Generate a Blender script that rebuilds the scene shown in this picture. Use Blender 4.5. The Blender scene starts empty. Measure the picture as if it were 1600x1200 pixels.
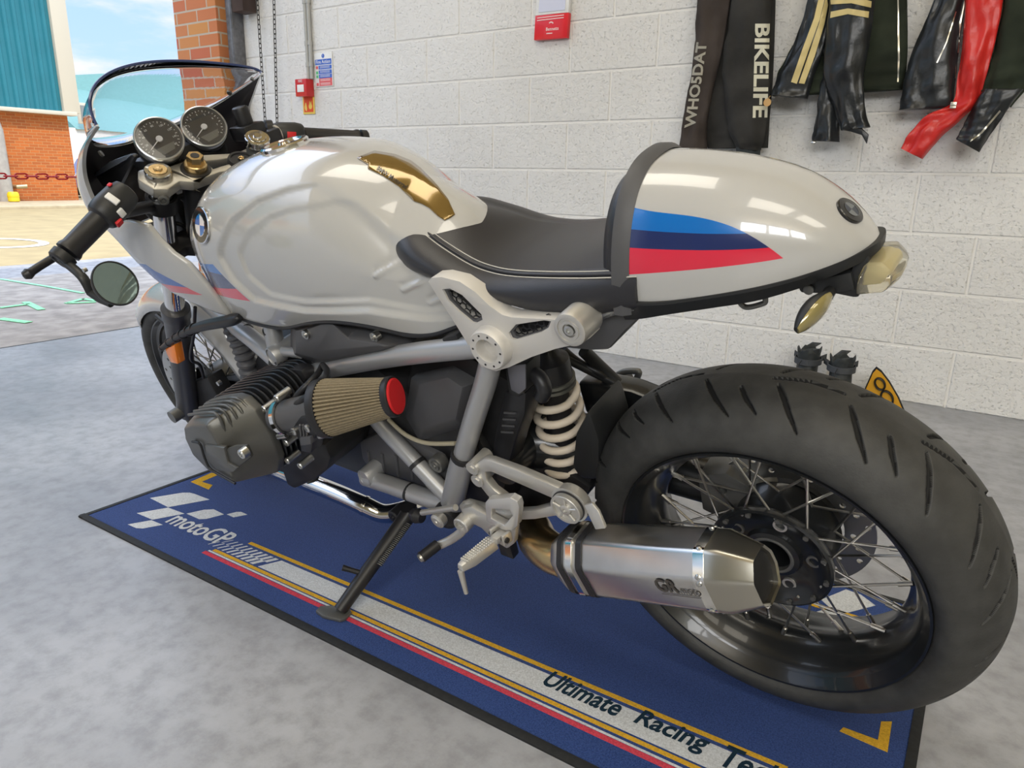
import bpy, bmesh, math, random
import numpy as np
from mathutils import Vector, Matrix
from mathutils.bvhtree import BVHTree

random.seed(7)
PI = math.pi
SC = bpy.context.scene
COL = SC.collection

# ------------------------------------------------------------------ camera
F_PX = 1130.79
CAM = Vector((0.0, 0.0, 0.8535))
FW = Vector((-0.5317826, 0.8016284, -0.2731286))
RT = Vector((0.8302571, 0.5570739, 0.0184893))
DN = Vector((0.1669743, -0.2169347, -0.9617998))
cam = bpy.data.cameras.new('camera')
cam.sensor_width = 36.0
cam.lens = F_PX / 1600 * 36
cam.clip_start = 0.02
cam.clip_end = 400
camo = bpy.data.objects.new('camera', cam)
COL.objects.link(camo)
camo.matrix_world = Matrix(((RT.x, -DN.x, -FW.x, CAM.x), (RT.y, -DN.y, -FW.y, CAM.y), (RT.z, -DN.z, -FW.z, CAM.z), (0, 0, 0, 1)))
SC.camera = camo
SC.view_settings.view_transform = 'Standard'
SC.view_settings.look = 'None'
SC.view_settings.gamma = 1
SC.view_settings.use_curve_mapping = False

def ray(px, py):
    return FW + RT * ((px - 800) / F_PX) + DN * ((py - 600) / F_PX)
def W(px, py, axis, val):
    """world point on the plane axis = val seen at a photo pixel"""
    d = ray(px, py); t = (val - CAM[axis]) / d[axis]
    return CAM + d * t

# bike frame: X forward from the rear axle, Y to the rider's left, Z along the leaning bike's own vertical
BX_ = Vector((-0.9986948, 0.0510749, 0.0)); BY_ = Vector((-0.0480848, -0.9402275, -0.3371352)); BZ_ = Vector((-0.0172191, -0.3366952, 0.9414562))
BO = Vector((-0.2147112, 1.2101837, 0.0052689))
BIKE = Matrix(((BX_.x, BY_.x, BZ_.x, BO.x), (BX_.y, BY_.y, BZ_.y, BO.y), (BX_.z, BY_.z, BZ_.z, BO.z), (0, 0, 0, 1)))
BINV = BIKE.inverted()
CB = BINV @ CAM
BROT = BINV.to_3x3()
def B(px, py, Y):
    """bike-frame point on the lengthwise plane Y"""
    d = BROT @ ray(px, py); t = (Y - CB.y) / d.y
    return CB + d * t
def BXp(px, py, X):
    d = BROT @ ray(px, py); t = (X - CB.x) / d.x
    return CB + d * t
def XZ(pts, Y):
    return [(lambda q: (q.x, q.z))(B(a, b, Y)) for a, b in pts]

# ------------------------------------------------------------------ nodes
class NX:
    """tiny expression wrapper over shader math nodes"""
    def __init__(s, nt, sock): s.nt, s.s = nt, sock
    def _op(s, op, *o):
        n = s.nt.nodes.new('ShaderNodeMath'); n.operation = op
        for i, v in enumerate((s,) + o):
            if isinstance(v, NX): s.nt.links.new(v.s, n.inputs[i])
            else: n.inputs[i].default_value = v
        return NX(s.nt, n.outputs[0])
    def __add__(s, o): return s._op('ADD', o)
    def __sub__(s, o): return s._op('SUBTRACT', o)
    def __mul__(s, o): return s._op('MULTIPLY', o)
    def __truediv__(s, o): return s._op('DIVIDE', o)
    def gt(s, o): return s._op('GREATER_THAN', o)
    def lt(s, o): return s._op('LESS_THAN', o)
    def min(s, o): return s._op('MINIMUM', o)
    def max(s, o): return s._op('MAXIMUM', o)
    def abs(s): return s._op('ABSOLUTE')
    def pow(s, o): return s._op('POWER', o)
    def frac(s): return s._op('FRACT')
    def floor(s): return s._op('FLOOR')
    def mod(s, o): return s._op('FLOORED_MODULO', o)
    def sin(s): return s._op('SINE')
    def step(s, a, b):
        n = s.nt.nodes.new('ShaderNodeMapRange'); n.interpolation_type = 'SMOOTHSTEP'
        n.inputs['From Min'].default_value = a; n.inputs['From Max'].default_value = b
        s.nt.links.new(s.s, n.inputs['Value']); return NX(s.nt, n.outputs[0])

def coords(nt, kind='Object'):
    tc = nt.nodes.new('ShaderNodeTexCoord'); sp = nt.nodes.new('ShaderNodeSeparateXYZ')
    nt.links.new(tc.outputs[kind], sp.inputs[0])
    return tc.outputs[kind], NX(nt, sp.outputs[0]), NX(nt, sp.outputs[1]), NX(nt, sp.outputs[2])
def mix(nt, fac, a, b):
    n = nt.nodes.new('ShaderNodeMix'); n.data_type = 'RGBA'
    if isinstance(fac, NX): nt.links.new(fac.s, n.inputs['Factor'])
    else: n.inputs['Factor'].default_value = fac
    for v, k in ((a, 6), (b, 7)):
        if isinstance(v, (tuple, list)): n.inputs[k].default_value = (*v[:3], 1)
        else: nt.links.new(v, n.inputs[k])
    return n.outputs[2]
def noise(nt, vec, scale, detail=3, rough=.5):
    n = nt.nodes.new('ShaderNodeTexNoise'); n.inputs['Scale'].default_value = scale
    n.inputs['Detail'].default_value = detail; n.inputs['Roughness'].default_value = rough
    nt.links.new(vec, n.inputs['Vector']); return NX(nt, n.outputs['Fac'])

def srgb(r, g, b):
    f = lambda c: (c / 255) / 12.92 if c <= 10 else (((c / 255) + .055) / 1.055) ** 2.4
    return (f(r), f(g), f(b))

def newmat(name):
    m = bpy.data.materials.new(name); m.use_nodes = True
    return m, m.node_tree, m.node_tree.nodes['Principled BSDF']
def mat(name, col, rough=.5, metal=0.0, coat=0.0, var=0.0, vscale=8, bump=0.0, bscale=200, spec=.5, emit=None, trans=0, ior=1.45, alpha=1, rvar=0.0, aniso=0):
    m, nt, b = newmat(name)
    b.inputs['Base Color'].default_value = (*col, 1)
    b.inputs['Roughness'].default_value = rough
    b.inputs['Metallic'].default_value = metal
    b.inputs['Coat Weight'].default_value = coat
    b.inputs['Coat Roughness'].default_value = .04
    b.inputs['Specular IOR Level'].default_value = spec
    b.inputs['Transmission Weight'].default_value = trans
    b.inputs['IOR'].default_value = ior
    b.inputs['Alpha'].default_value = alpha
    b.inputs['Anisotropic'].default_value = aniso
    vec = None
    if var or bump or rvar:
        vec, *_ = coords(nt)
    if var:
        n = noise(nt, vec, vscale, 5).step(.25, .75)
        lo = tuple(c * (1 - var) for c in col); hi = tuple(min(1, c * (1 + var)) for c in col)
        nt.links.new(mix(nt, n, lo, hi), b.inputs['Base Color'])
    if rvar:
        n = noise(nt, vec, vscale * 1.7, 4) * rvar + (rough - rvar / 2)
        nt.links.new(n.s, b.inputs['Roughness'])
    if bump:
        n = noise(nt, vec, bscale, 2)
        bp = nt.nodes.new('ShaderNodeBump'); bp.inputs['Strength'].default_value = bump; bp.inputs['Distance'].default_value = .002
        nt.links.new(n.s, bp.inputs['Height']); nt.links.new(bp.outputs[0], b.inputs['Normal'])
    if emit:
        b.inputs['Emission Color'].default_value = (*col, 1); b.inputs['Emission Strength'].default_value = emit
    return m

# ------------------------------------------------------------------ meshes
class G:
    def __init__(s): s.v = []; s.f = []; s.m = []; s.mi = 0
    def add(s, vs, fs, mi=None):
        o = len(s.v); s.v += [tuple(v) for v in vs]
        s.f += [tuple(i + o for i in f) for f in fs]
        s.m += [s.mi if mi is None else mi] * len(fs); return s
    def loft(s, secs, closed=True, cap=True, mi=None, loop=False):
        n = len(secs[0]); vs = [p for c in secs for p in c]; fs = []
        R = len(secs)
        for i in range(R if loop else R - 1):
            i2 = (i + 1) % R
            for j in range(n if closed else n - 1):
                k = (j + 1) % n
                fs.append((i * n + j, i * n + k, i2 * n + k, i2 * n + j))
        if cap and closed and not loop:
            fs.append(tuple(range(n))[::-1]); fs.append(tuple((R - 1) * n + j for j in range(n)))
        return s.add(vs, fs, mi)
    def tube(s, pts, r, n=14, cap=True, closed=False, mi=None, flat=1.0, up=None):
        pts = [Vector(p) for p in pts]; N = len(pts)
        rs = r if isinstance(r, (list, tuple)) else [r] * N
        tang = []
        for i in range(N):
            a = pts[i - 1] if (i or closed) else pts[0]; b = pts[(i + 1) % N] if (i < N - 1 or closed) else pts[-1]
            t = b - a
            tang.append(t.normalized() if t.length > 1e-9 else Vector((0, 0, 1)))
        ref = Vector(up) if up else (Vector((0, 0, 1)) if abs(tang[0].z) < .9 else Vector((1, 0, 0)))
        u = (ref - tang[0] * ref.dot(tang[0])).normalized()
        secs = []
        for i in range(N):
            u = (u - tang[i] * u.dot(tang[i])).normalized(); w = tang[i].cross(u)
            secs.append([pts[i] + (u * math.cos(2 * PI * k / n) * flat + w * math.sin(2 * PI * k / n)) * rs[i] for k in range(n)])
        return s.loft(secs, True, cap, mi, closed)
    def cyl(s, a, b, r, r2=None, n=24, mi=None, cap=True):
        return s.tube([a, b], [r, r if r2 is None else r2], n, cap, mi=mi)
    def lathe(s, prof, o, ax, n=48, mi=None, closed=False, u=None):
        """prof = [(along axis, radius)]"""
        o = Vector(o); ax = Vector(ax).normalized()
        if u is None: u = Vector((1, 0, 0)) if abs(ax.x) < .8 else Vector((0, 0, 1))
        u = (u - ax * u.dot(ax)).normalized(); w = ax.cross(u)
        secs = [[o + ax * a + (u * math.cos(2 * PI * k / n) + w * math.sin(2 * PI * k / n)) * r for k in range(n)] for a, r in prof]
        return s.loft(secs, True, not closed, mi, closed)
    def box(s, c, sz, ax=None, mi=None):
        c = Vector(c); X, Y, Z = ax if ax else (Vector((1, 0, 0)), Vector((0, 1, 0)), Vector((0, 0, 1)))
        vs = [c + X * (sz[0] / 2 * a) + Y * (sz[1] / 2 * b) + Z * (sz[2] / 2 * d) for a in (-1, 1) for b in (-1, 1) for d in (-1, 1)]
        return s.add(vs, [(0, 1, 3, 2), (4, 6, 7, 5), (0, 4, 5, 1), (2, 3, 7, 6), (0, 2, 6, 4), (1, 5, 7, 3)], mi)
    def prism(s, pts, vec, holes=(), mi=None):
        """flat outline (3D points) with holes, given the thickness vector"""
        bm = bmesh.new(); vec = Vector(vec); es = []
        for loop in [pts] + list(holes):
            vs = [bm.verts.new(Vector(p)) for p in loop]
            es += [bm.edges.new((vs[i], vs[(i + 1) % len(vs)])) for i in range(len(vs))]
        bmesh.ops.triangle_fill(bm, use_beauty=True, use_dissolve=False, edges=es)
        bm.verts.index_update()
        vs = [v.co.copy() for v in bm.verts]; n = len(vs)
        fs = [tuple(v.index for v in f.verts) for f in bm.faces]
        be = [(e.verts[0].index, e.verts[1].index) for e in bm.edges if len(e.link_faces) == 1]
        bm.free()
        allv = vs + [v + vec for v in vs]
        side = [(a, b, b + n, a + n) for a, b in be]
        return s.add(allv, fs + [tuple(i + n for i in f)[::-1] for f in fs] + side, mi)
    def build(s, name, mats, parent=None, bevel=0, angle=35, sub=0, seg=2, smooth=True, fix=True):
        me = bpy.data.meshes.new(name); me.from_pydata(s.v, [], s.f)
        mats = mats if isinstance(mats, (list, tuple)) else [mats]
        for m in mats: me.materials.append(m)
        if len(mats) > 1: me.polygons.foreach_set('material_index', s.m)
        if fix or bevel:
            bm = bmesh.new(); bm.from_mesh(me)
            if bevel: bmesh.ops.remove_doubles(bm, verts=bm.verts, dist=1e-5)
            bmesh.ops.recalc_face_normals(bm, faces=bm.faces)
            if bevel:
                bmesh.ops.dissolve_limit(bm, angle_limit=math.radians(2), verts=bm.verts, edges=bm.edges, delimit={'MATERIAL'})
                es = [e for e in bm.edges if len(e.link_faces) == 2 and e.calc_face_angle(0) > math.radians(24)]
                bmesh.ops.bevel(bm, geom=es, offset=bevel, offset_type='OFFSET', segments=seg, profile=.5, affect='EDGES', clamp_overlap=True)
            bm.to_mesh(me); bm.free()
        if smooth:
            me.polygons.foreach_set('use_smooth', [True] * len(me.polygons))
            me.set_sharp_from_angle(angle=math.radians(angle))
        me.update()
        o = bpy.data.objects.new(name, me); COL.objects.link(o)
        if parent: o.parent = parent
        if sub:
            md = o.modifiers.new('subsurf', 'SUBSURF'); md.levels = sub; md.render_levels = sub
        return o

def tag(o, label, cat, group=None):
    o['label'] = label; o['category'] = cat
    if group: o['group'] = group
    return o
def struct(o): o['kind'] = 'structure'; return o
def empty(name, loc=(0, 0, 0), mw=None):
    o = bpy.data.objects.new(name, None); o.empty_display_size = .1; COL.objects.link(o)
    if mw is not None: o.matrix_world = mw
    else: o.location = loc
    return o
def spline(pts, n=8, closed=False):
    """Catmull-Rom through points"""
    P = [Vector(p) for p in pts]; N = len(P); out = []
    rng = range(N if closed else N - 1)
    for i in rng:
        g = (lambda k: P[k % N]) if closed else (lambda k: P[max(0, min(N - 1, k))])
        a, b, c, d = g(i - 1), g(i), g(i + 1), g(i + 2)
        for k in range(n):
            t = k / n
            out.append(.5 * ((2 * b) + (c - a) * t + (2 * a - 5 * b + 4 * c - d) * t * t + (3 * b - a - 3 * c + d) * t ** 3))
    if not closed: out.append(P[-1])
    return out
def spl2(pts, n=6, closed=True): return [(p.x, p.y) for p in spline([(a, b, 0) for a, b in pts], n, closed)]
def circ(c, u, v, r, n=24): return [Vector(c) + Vector(u) * (r * math.cos(2 * PI * k / n)) + Vector(v) * (r * math.sin(2 * PI * k / n)) for k in range(n)]
def interp(tab, x):
    xs = [t[0] for t in tab]
    return [float(np.interp(x, xs, [t[i] for t in tab])) for i in range(1, len(tab[0]))]
def smooth_tab(tab, n=10):
    """Catmull-Rom resample of a table whose first column is the parameter"""
    N = len(tab); out = []
    for i in range(N - 1):
        a, b, c, d = (tab[max(0, min(N - 1, k))] for k in (i - 1, i, i + 1, i + 2))
        for k in range(n):
            t = k / n
            out.append([.5 * (2 * b[q] + (c[q] - a[q]) * t + (2 * a[q] - 5 * b[q] + 4 * c[q] - d[q]) * t * t + (3 * b[q] - a[q] - 3 * c[q] + d[q]) * t ** 3) for q in range(len(b))])
    out.append(list(tab[-1])); return out

def text_geo(txt, size=1.0, shear=0.0, bold=0.0, res=3):
    cu = bpy.data.curves.new('txt', 'FONT'); cu.body = txt; cu.size = size; cu.shear = shear; cu.offset = bold; cu.resolution_u = res
    cu.align_x = 'LEFT'
    o = bpy.data.objects.new('txt', cu); COL.objects.link(o)
    dg = bpy.context.evaluated_depsgraph_get(); dg.update()
    me = o.evaluated_get(dg).to_mesh()
    vs = [v.co.copy() for v in me.vertices]; fs = [tuple(p.vertices) for p in me.polygons]
    o.evaluated_get(dg).to_mesh_clear(); bpy.data.objects.remove(o); bpy.data.curves.remove(cu)
    return vs, fs
def text_on(g, txt, org, xdir, ydir, width=None, height=None, size=1.0, shear=0, bold=0, thick=0.0, mi=None):
    """flat lettering: origin at lower left, fitted to width/height"""
    vs, fs = text_geo(txt, 1.0, shear, bold)
    x0, x1 = min(v.x for v in vs), max(v.x for v in vs); y0, y1 = min(v.y for v in vs), max(v.y for v in vs)
    sx = (width / (x1 - x0)) if width else size
    sy = (height / (y1 - y0)) if height else sx
    if not width and height: sx = sy
    X, Y, O = Vector(xdir).normalized(), Vector(ydir).normalized(), Vector(org)
    pts = [O + X * ((v.x - x0) * sx) + Y * ((v.y - y0) * sy) for v in vs]
    g.add(pts, fs, mi); return g
# ================================================================== SETTING
V = Vector
m_conc, nt, bs = newmat('painted_concrete')
vec, x, y, z = coords(nt)
n1 = noise(nt, vec, 1.3, 6, .6).step(.3, .7); n2 = noise(nt, vec, 22, 6, .65).step(.35, .75); n3 = noise(nt, vec, 5, 5, .7)
c1 = mix(nt, n1, (.27, .277, .30), (.43, .438, .465)); c2 = mix(nt, n2 * .5, c1, (.155, .155, .16))
nt.links.new(c2, bs.inputs['Base Color'])
nt.links.new((n3 * .3 + .20).s, bs.inputs['Roughness'])
bp = nt.nodes.new('ShaderNodeBump'); bp.inputs['Strength'].default_value = .12; bp.inputs['Distance'].default_value = .003
nt.links.new(noise(nt, vec, 60, 4).s, bp.inputs['Height']); nt.links.new(bp.outputs[0], bs.inputs['Normal'])

m_block, nt, bs = newmat('white_blockwork')
vec, x, y, z = coords(nt)
n1 = noise(nt, vec, 1.1, 4); n2 = noise(nt, vec, 90, 4, .6); n4 = noise(nt, vec, 45, 3, .6)
pit = n2.step(.30, .42)
cc = mix(nt, n1.step(.3, .7), (.67, .66, .635), (.75, .745, .725))
nt.links.new(mix(nt, (pit * -1 + 1) * .25, cc, (.40, .385, .36)), bs.inputs['Base Color'])
bs.inputs['Roughness'].default_value = .75
bp = nt.nodes.new('ShaderNodeBump'); bp.inputs['Strength'].default_value = .85; bp.inputs['Distance'].default_value = .004
nt.links.new((n4.step(.25, .6) * .7 + pit * .5).s, bp.inputs['Height']); nt.links.new(bp.outputs[0], bs.inputs['Normal'])
m_joint = mat('painted_mortar', (.74, .725, .69), .7, bump=.3, bscale=120)

def brickmat(name, c1, c2, mort, plane, scale=1.0):
    m, nt, bs = newmat(name)
    vec, x, y, z = coords(nt)
    cb = nt.nodes.new('ShaderNodeCombineXYZ')
    a = {'xz': x, 'yz': y}[plane]
    if name.startswith('pier'): a = x + y
    nt.links.new(a.s, cb.inputs[0]); nt.links.new(z.s, cb.inputs[1])
    br = nt.nodes.new('ShaderNodeTexBrick'); nt.links.new(cb.outputs[0], br.inputs['Vector'])
    br.inputs['Scale'].default_value = 1; br.inputs['Brick Width'].default_value = .225; br.inputs['Row Height'].default_value = .075
    br.inputs['Mortar Size'].default_value = .006; br.inputs['Mortar Smooth'].default_value = .1
    br.inputs['Color1'].default_value = (*c1, 1); br.inputs['Color2'].default_value = (*c2, 1); br.inputs['Mortar'].default_value = (*mort, 1)
    nt.links.new(br.outputs['Color'], bs.inputs['Base Color']); bs.inputs['Roughness'].default_value = .8
    bp = nt.nodes.new('ShaderNodeBump'); bp.inputs['Strength'].default_value = .6; bp.inputs['Distance'].default_value = .006; bp.invert = True
    nt.links.new(br.outputs['Fac'], bp.inputs['Height']); nt.links.new(bp.outputs[0], bs.inputs['Normal'])
    return m
m_brick = brickmat('orange_brick', (.50, .135, .025), (.38, .10, .022), (.48, .25, .10), 'yz')
m_pier = brickmat('pier_brick', (.50, .13, .07), (.58, .26, .08), (.5, .42, .33), 'yz')
m_black = mat('black_plastic', (.012, .012, .013), .45, var=.3, vscale=40)
m_white = mat('white_paint', (.78, .78, .76), .5, var=.05)
m_steel = mat('grey_steel', (.18, .18, .19), .45, .6, var=.25, vscale=30)
m_dkbrown = mat('dark_brown_board', (.05, .03, .025), .6, var=.2)
m_ceil = mat('warm_ceiling_lining', (.62, .47, .22), .7, var=.08, vscale=2)

XL = -4.05; YB = 3.30
# floor
g = G(); g.box((1.0, -1.35, -.0562), (10.1, 9.6, .1)); fl = struct(g.build('floor', m_conc))
# back wall of painted blocks: every block a bevelled face standing proud of its joint
g = G(); g.add([(-4.36, YB + .004, -.01), (6.0, YB + .004, -.01), (6.0, YB + .004, 4.6), (-4.36, YB + .004, 4.6)], [(0, 1, 2, 3)], 1)
g.add([(-4.36, YB + .2, -.01), (6.0, YB + .2, -.01), (6.0, YB + .2, 4.6), (-4.36, YB + .2, 4.6)], [(3, 2, 1, 0)], 1)
U0 = -3.4633; Z1 = .2253; hj = .0035; bv = .0045
rows = [(-.01, Z1)] + [(Z1 + .225 * k, Z1 + .225 * (k + 1)) for k in range(20)]
for r, (za, zb) in enumerate(rows):
    off = .5 if r % 2 == 0 else 0
    for i in range(-4, 24):
        xa = max(-4.36, U0 + .45 * (i + off)); xb = min(6.0, U0 + .45 * (i + off + 1))
        if xb - xa < .05 or za > 4.4: continue
        a, b, c, d = xa + hj, xb - hj, za + hj, zb - hj
        vs = [(a, YB + .004, c), (b, YB + .004, c), (b, YB + .004, d), (a, YB + .004, d), (a + bv, YB, c + bv), (b - bv, YB, c + bv), (b - bv, YB, d - bv), (a + bv, YB, d - bv)]
        g.add(vs, [(4, 5, 6, 7), (0, 1, 5, 4), (1, 2, 6, 5), (2, 3, 7, 6), (3, 0, 4, 7)], 0)
struct(g.build('wall_back', [m_block, m_joint], smooth=False))
m_shade = mat('olive_lining_panels', (.30, .275, .17), .7, var=.1, vscale=1)
g = G(); g.box((6.05, -1.4, 2.3), (.1, 9.5, 4.6)); struct(g.build('wall_right', m_shade, smooth=False))
g = G(); g.box((1.0, -6.15, 1.3), (10.1, .1, 2.6)); g.box((1.0, -6.15, 4.5), (10.1, .1, .2))
WINX = (1.0, 3.0, 5.0)
for xa_, xb_ in ((-4.05, .1), (1.9, 2.1), (3.9, 4.1), (5.9, 6.05)): g.box(((xa_ + xb_) / 2, -6.15, 3.5), (xb_ - xa_, .1, 1.8))
struct(g.build('wall_front', m_shade, smooth=False))
g = G()
g.box((-4.2, -5.7, 2.3), (.3, 1.0, 4.6))
struct(g.build('wall_left', m_block, smooth=False)); g = G(); g.box((-4.2, -1.0, 4.5), (.3, 8.3, .2)); struct(g.build('trim_2', m_block, smooth=False))
g = G(); g.box((.85, -1.4, 4.65), (10.5, 9.7, .1)); struct(g.build('ceiling', m_ceil, smooth=False))
# brick pier at the door jamb
g = G(); g.box((-4.66, 3.34, 2.3), (.46, .34, 4.62)); struct(g.build('trim_1', m_pier, bevel=.006))
# roller-door guide channel with a bolt, and the brown box above
rt = empty('door_guide_rail', (-4.33, 3.27, 0))
tag(rt, 'grey steel door guide rail standing between brick pier and block wall', 'door rail')
def inv(o): return o.matrix_world.inverted()
def child(root, o):
    o.parent = root; o.matrix_parent_inverse = Matrix.Translation(root.location).inverted(); return o
g = G(); g.box((-4.335, 3.255, 2.0), (.012, .085, 4.1)); g.box((-4.36, 3.215, 2.0), (.05, .012, 4.1)); g.box((-4.36, 3.292, 2.0), (.05, .012, 4.1))
child(rt, g.build('channel', m_steel, bevel=.002))
g = G(); q = W(396, 171, 0, -4.325); g.cyl(q, q + V((.03, 0, 0)), .016, n=6); g.cyl(q + V((.03, 0, 0)), q + V((.034, 0, 0)), .011, n=12)
child(rt, g.build('bolt', mat('zinc', (.5, .5, .5), .35, 1)))
g = G(); g.box((-4.23, 3.235, 2.93), (.11, .1, 2.2)); bx = g.build('mounted_casing', m_dkbrown, bevel=.004)
tag(bx, 'dark brown boxed casing on the wall above the door chain', 'casing')
# outside: apron, road, pavement
m_apron = mat('pale_apron_concrete', (.33, .30, .27), .85, var=.25, vscale=9, bump=.3, bscale=80)
m_road = mat('asphalt', (.30, .30, .31), .9, var=.2, vscale=14, bump=.4, bscale=150)
m_yard = mat('dusty_yard_asphalt', (.35, .275, .145), .9, var=.12, vscale=3, bump=.3, bscale=90)  # asphalt with the yellow of warm sunlight painted into its colour
m_pave = mat('pavement_slabs', (.42, .35, .23), .85, var=.12, vscale=5)
g = G(); g.box((-5.45, -1, -.075), (2.8, 60, .1)); struct(g.build('ground_apron', m_apron))
g = G(); g.box((-7.3, -1, -.08), (1.0, 60, .1)); struct(g.build('ground_road', m_road))
g = G(); g.box((-33.8, 5, -.08), (52.0, 80, .1)); struct(g.build('ground_yard', m_yard))
g = G(); g.box((-20.3, 5, -.02), (3.2, 60, .12)); struct(g.build('pavement', m_pave, bevel=.02))
g = G(); g.box((-4.06, -1.0, -.0085), (.022, 8.3, .004)); struct(g.build('trim_3', mat('dark_threshold_joint', (.03, .03, .03), .8)))
# chalk marks on the apron, a painted arc farther out
m_green = mat('green_chalk', (.30, .72, .42), .9, var=.2, vscale=60)
m_line = mat('white_road_paint', (.75, .72, .66), .8)
def ground_mark(name, lines, w, m, label, z=-.022):
    g = G()
    for ln in lines:
        P = [W(a, b, 2, z) for a, b in ln]
        for i in range(len(P) - 1):
            d = (P[i + 1] - P[i]); s = V((-d.y, d.x, 0)).normalized() * (w / 2)
            g.prism([P[i] - s, P[i + 1] - s, P[i + 1] + s, P[i] + s], (0, 0, .003))
    o = g.build(name, m, smooth=False); tag(o, label, 'ground marking'); return o
ground_mark('chalk_line', [[(0, 436), (70, 447), (130, 458)]], .03, m_green, 'long thin green sprayed line crossing the apron beyond the doorway')
ground_mark('chalk_arrow', [[(0, 481), (46, 475)], [(40, 472), (65, 484)]], .045, m_green, 'green sprayed arrow on the apron below the long green line')
ground_mark('chalk_mark', [[(0, 498), (45, 504)]], .05, m_green, 'short green sprayed dash nearest the garage threshold')
ground_mark('chalk_tick', [[(104, 474), (130, 467), (150, 470)], [(104, 474), (150, 472)]], .04, m_green, 'green sprayed triangle on the apron under the round mirror')
q = W(-10, 380, 2, -.03)
ga = G()
for k in range(24):
    a0, a1 = PI * 2 * k / 24, PI * 2 * (k + 1) / 24
    ga.prism([q + V((math.cos(a) * r * 1.6, math.sin(a) * r, .004)) for a, r in ((a0, .42), (a1, .42), (a1, .52), (a0, .52))], (0, 0, .003))
o = ga.build('road_marking', m_line, smooth=False); tag(o, 'white painted ring on the sunny yard outside', 'ground marking')

# neighbour building: brick base, teal cladding, white corner trim
BX0 = -22.0
nb = empty('industrial_unit', (BX0, 5, 0)); tag(nb, 'industrial unit with orange brick base and teal ribbed cladding', 'building')
yR = 10.85
g = G(); g.box((BX0 - 3, (yR - 20) / 2 - .1, 1.17), (6, yR + 20, 2.34)); child(nb, g.build('brick_base', m_brick, smooth=False))
m_teal = mat('teal_cladding', (.02, .17, .225), .45, var=.06, vscale=2); m_roof = mat('pale_teal_roof', (.10, .245, .24), .5, var=.05); m_trim = mat('cream_trim', (.58, .54, .45), .5)
# ribbed sheet
prof = []; yy = yR - .25
while yy > -18: prof += [(yy, .0), (yy - .10, .0), (yy - .13, .05), (yy - .20, .05)]; yy -= .235
g = G(); g.loft([[V((BX0 + .12 + d, y, zz)) for y, d in prof] for zz in (2.38, 9)], closed=False, cap=False); child(nb, g.build('cladding', m_teal, smooth=False))
g = G(); g.box((BX0 - 2.9, (yR - 20) / 2, 5.7), (6, yR + 20, 6.6)); child(nb, g.build('upper_wall', m_teal, smooth=False))
g = G(); g.box((BX0 + .1, yR - .06, 5.7), (.3, .42, 6.7)); child(nb, g.build('corner_trim', m_trim, bevel=.01))
g = G(); g.box((BX0 + .1, (yR - 20) / 2, 2.33), (.34, yR + 20.1, .10)); child(nb, g.build('drip_trim', m_trim, bevel=.01))
# bollard/post with a yellow cap box at its foot
g = G(); q = W(7, 290, 0, BX0 + .35); g.lathe([(0, .17), (1.75, .17), (1.95, .13)], (BX0 + .35, q.y, .04), (0, 0, 1), 20)
o = g.build('drain_post', mat('grey_pvc', (.36, .34, .31), .5, var=.1)); tag(o, 'grey upright post against the orange brick wall outside', 'post')
g = G(); g.lathe([(0, .10), (.02, .13), (.2, .13), (.25, .1)], (BX0 + .75, q.y + .0, .04), (0, 0, 1), 20); g.lathe([(.12, .135), (.16, .135)], (BX0 + .75, q.y + .0, .04), (0, 0, 1), 20)
o = g.build('marker_cap', mat('yellow_plastic', (.75, .55, .02), .4)); tag(o, 'small yellow round cap at the foot of the grey post', 'marker')
g = G(); q2 = W(27, 292, 0, BX0 + .25); g.cyl(q2 - V((.25, 0, 0)), q2 + V((.05, 0, 0)), .05); g.cyl(q2 + V((.02, -.02, 0)), q2 + V((.10, .2, .02)), .055)
o = g.build('wall_tap', mat('brass_dull', (.5, .42, .25), .4, .6)); tag(o, 'small pipe fitting stuck on the brick wall beside the grey post', 'pipe fitting')

# far building with teal roof and white wall, window
fx = -32.0
fb = empty('far_unit', (fx, 16, 0)); tag(fb, 'far white walled unit with a broad teal roof', 'building')
g = G(); g.box((fx - 5, 24, 1.25), (10, 17, 2.5)); child(fb, g.build('white_wall', m_white, smooth=False))
g = G(); zr = [(0, 2.5), (0, 4.05)]
P0, P1 = W(118, 136, 0, fx), W(420, 112, 0, fx)
g.prism([V((fx + .1, 15.9, 2.45)), V((fx + .1, 33, 2.45)), V((fx - 4, 33, 7.4)), V((fx - 4, 15.9, 4.6))], (-6, 0, 0)); child(fb, g.build('teal_roof', m_roof, smooth=False))
g = G(); a, b = W(122, 160, 0, fx + .2), W(137, 194, 0, fx + .2); g.box(((fx + .15), (a.y + b.y) / 2, (a.z + b.z) / 2), (.12, abs(b.y - a.y) + .1, a.z - b.z)); child(fb, g.build('window_frame', m_trim, bevel=.01))
g = G(); g.box(((fx + .22), (a.y + b.y) / 2, (a.z + b.z) / 2), (.04, abs(b.y - a.y) * .6, (a.z - b.z) * .75)); child(fb, g.build('window_glass', mat('grey_glass', (.25, .27, .28), .1)))
g = G(); g.box((fx + .2, 17.4, .5), (.3, 3.6, 1.0)); child(fb, g.build('brick_plinth', m_brick, smooth=False))
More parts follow.
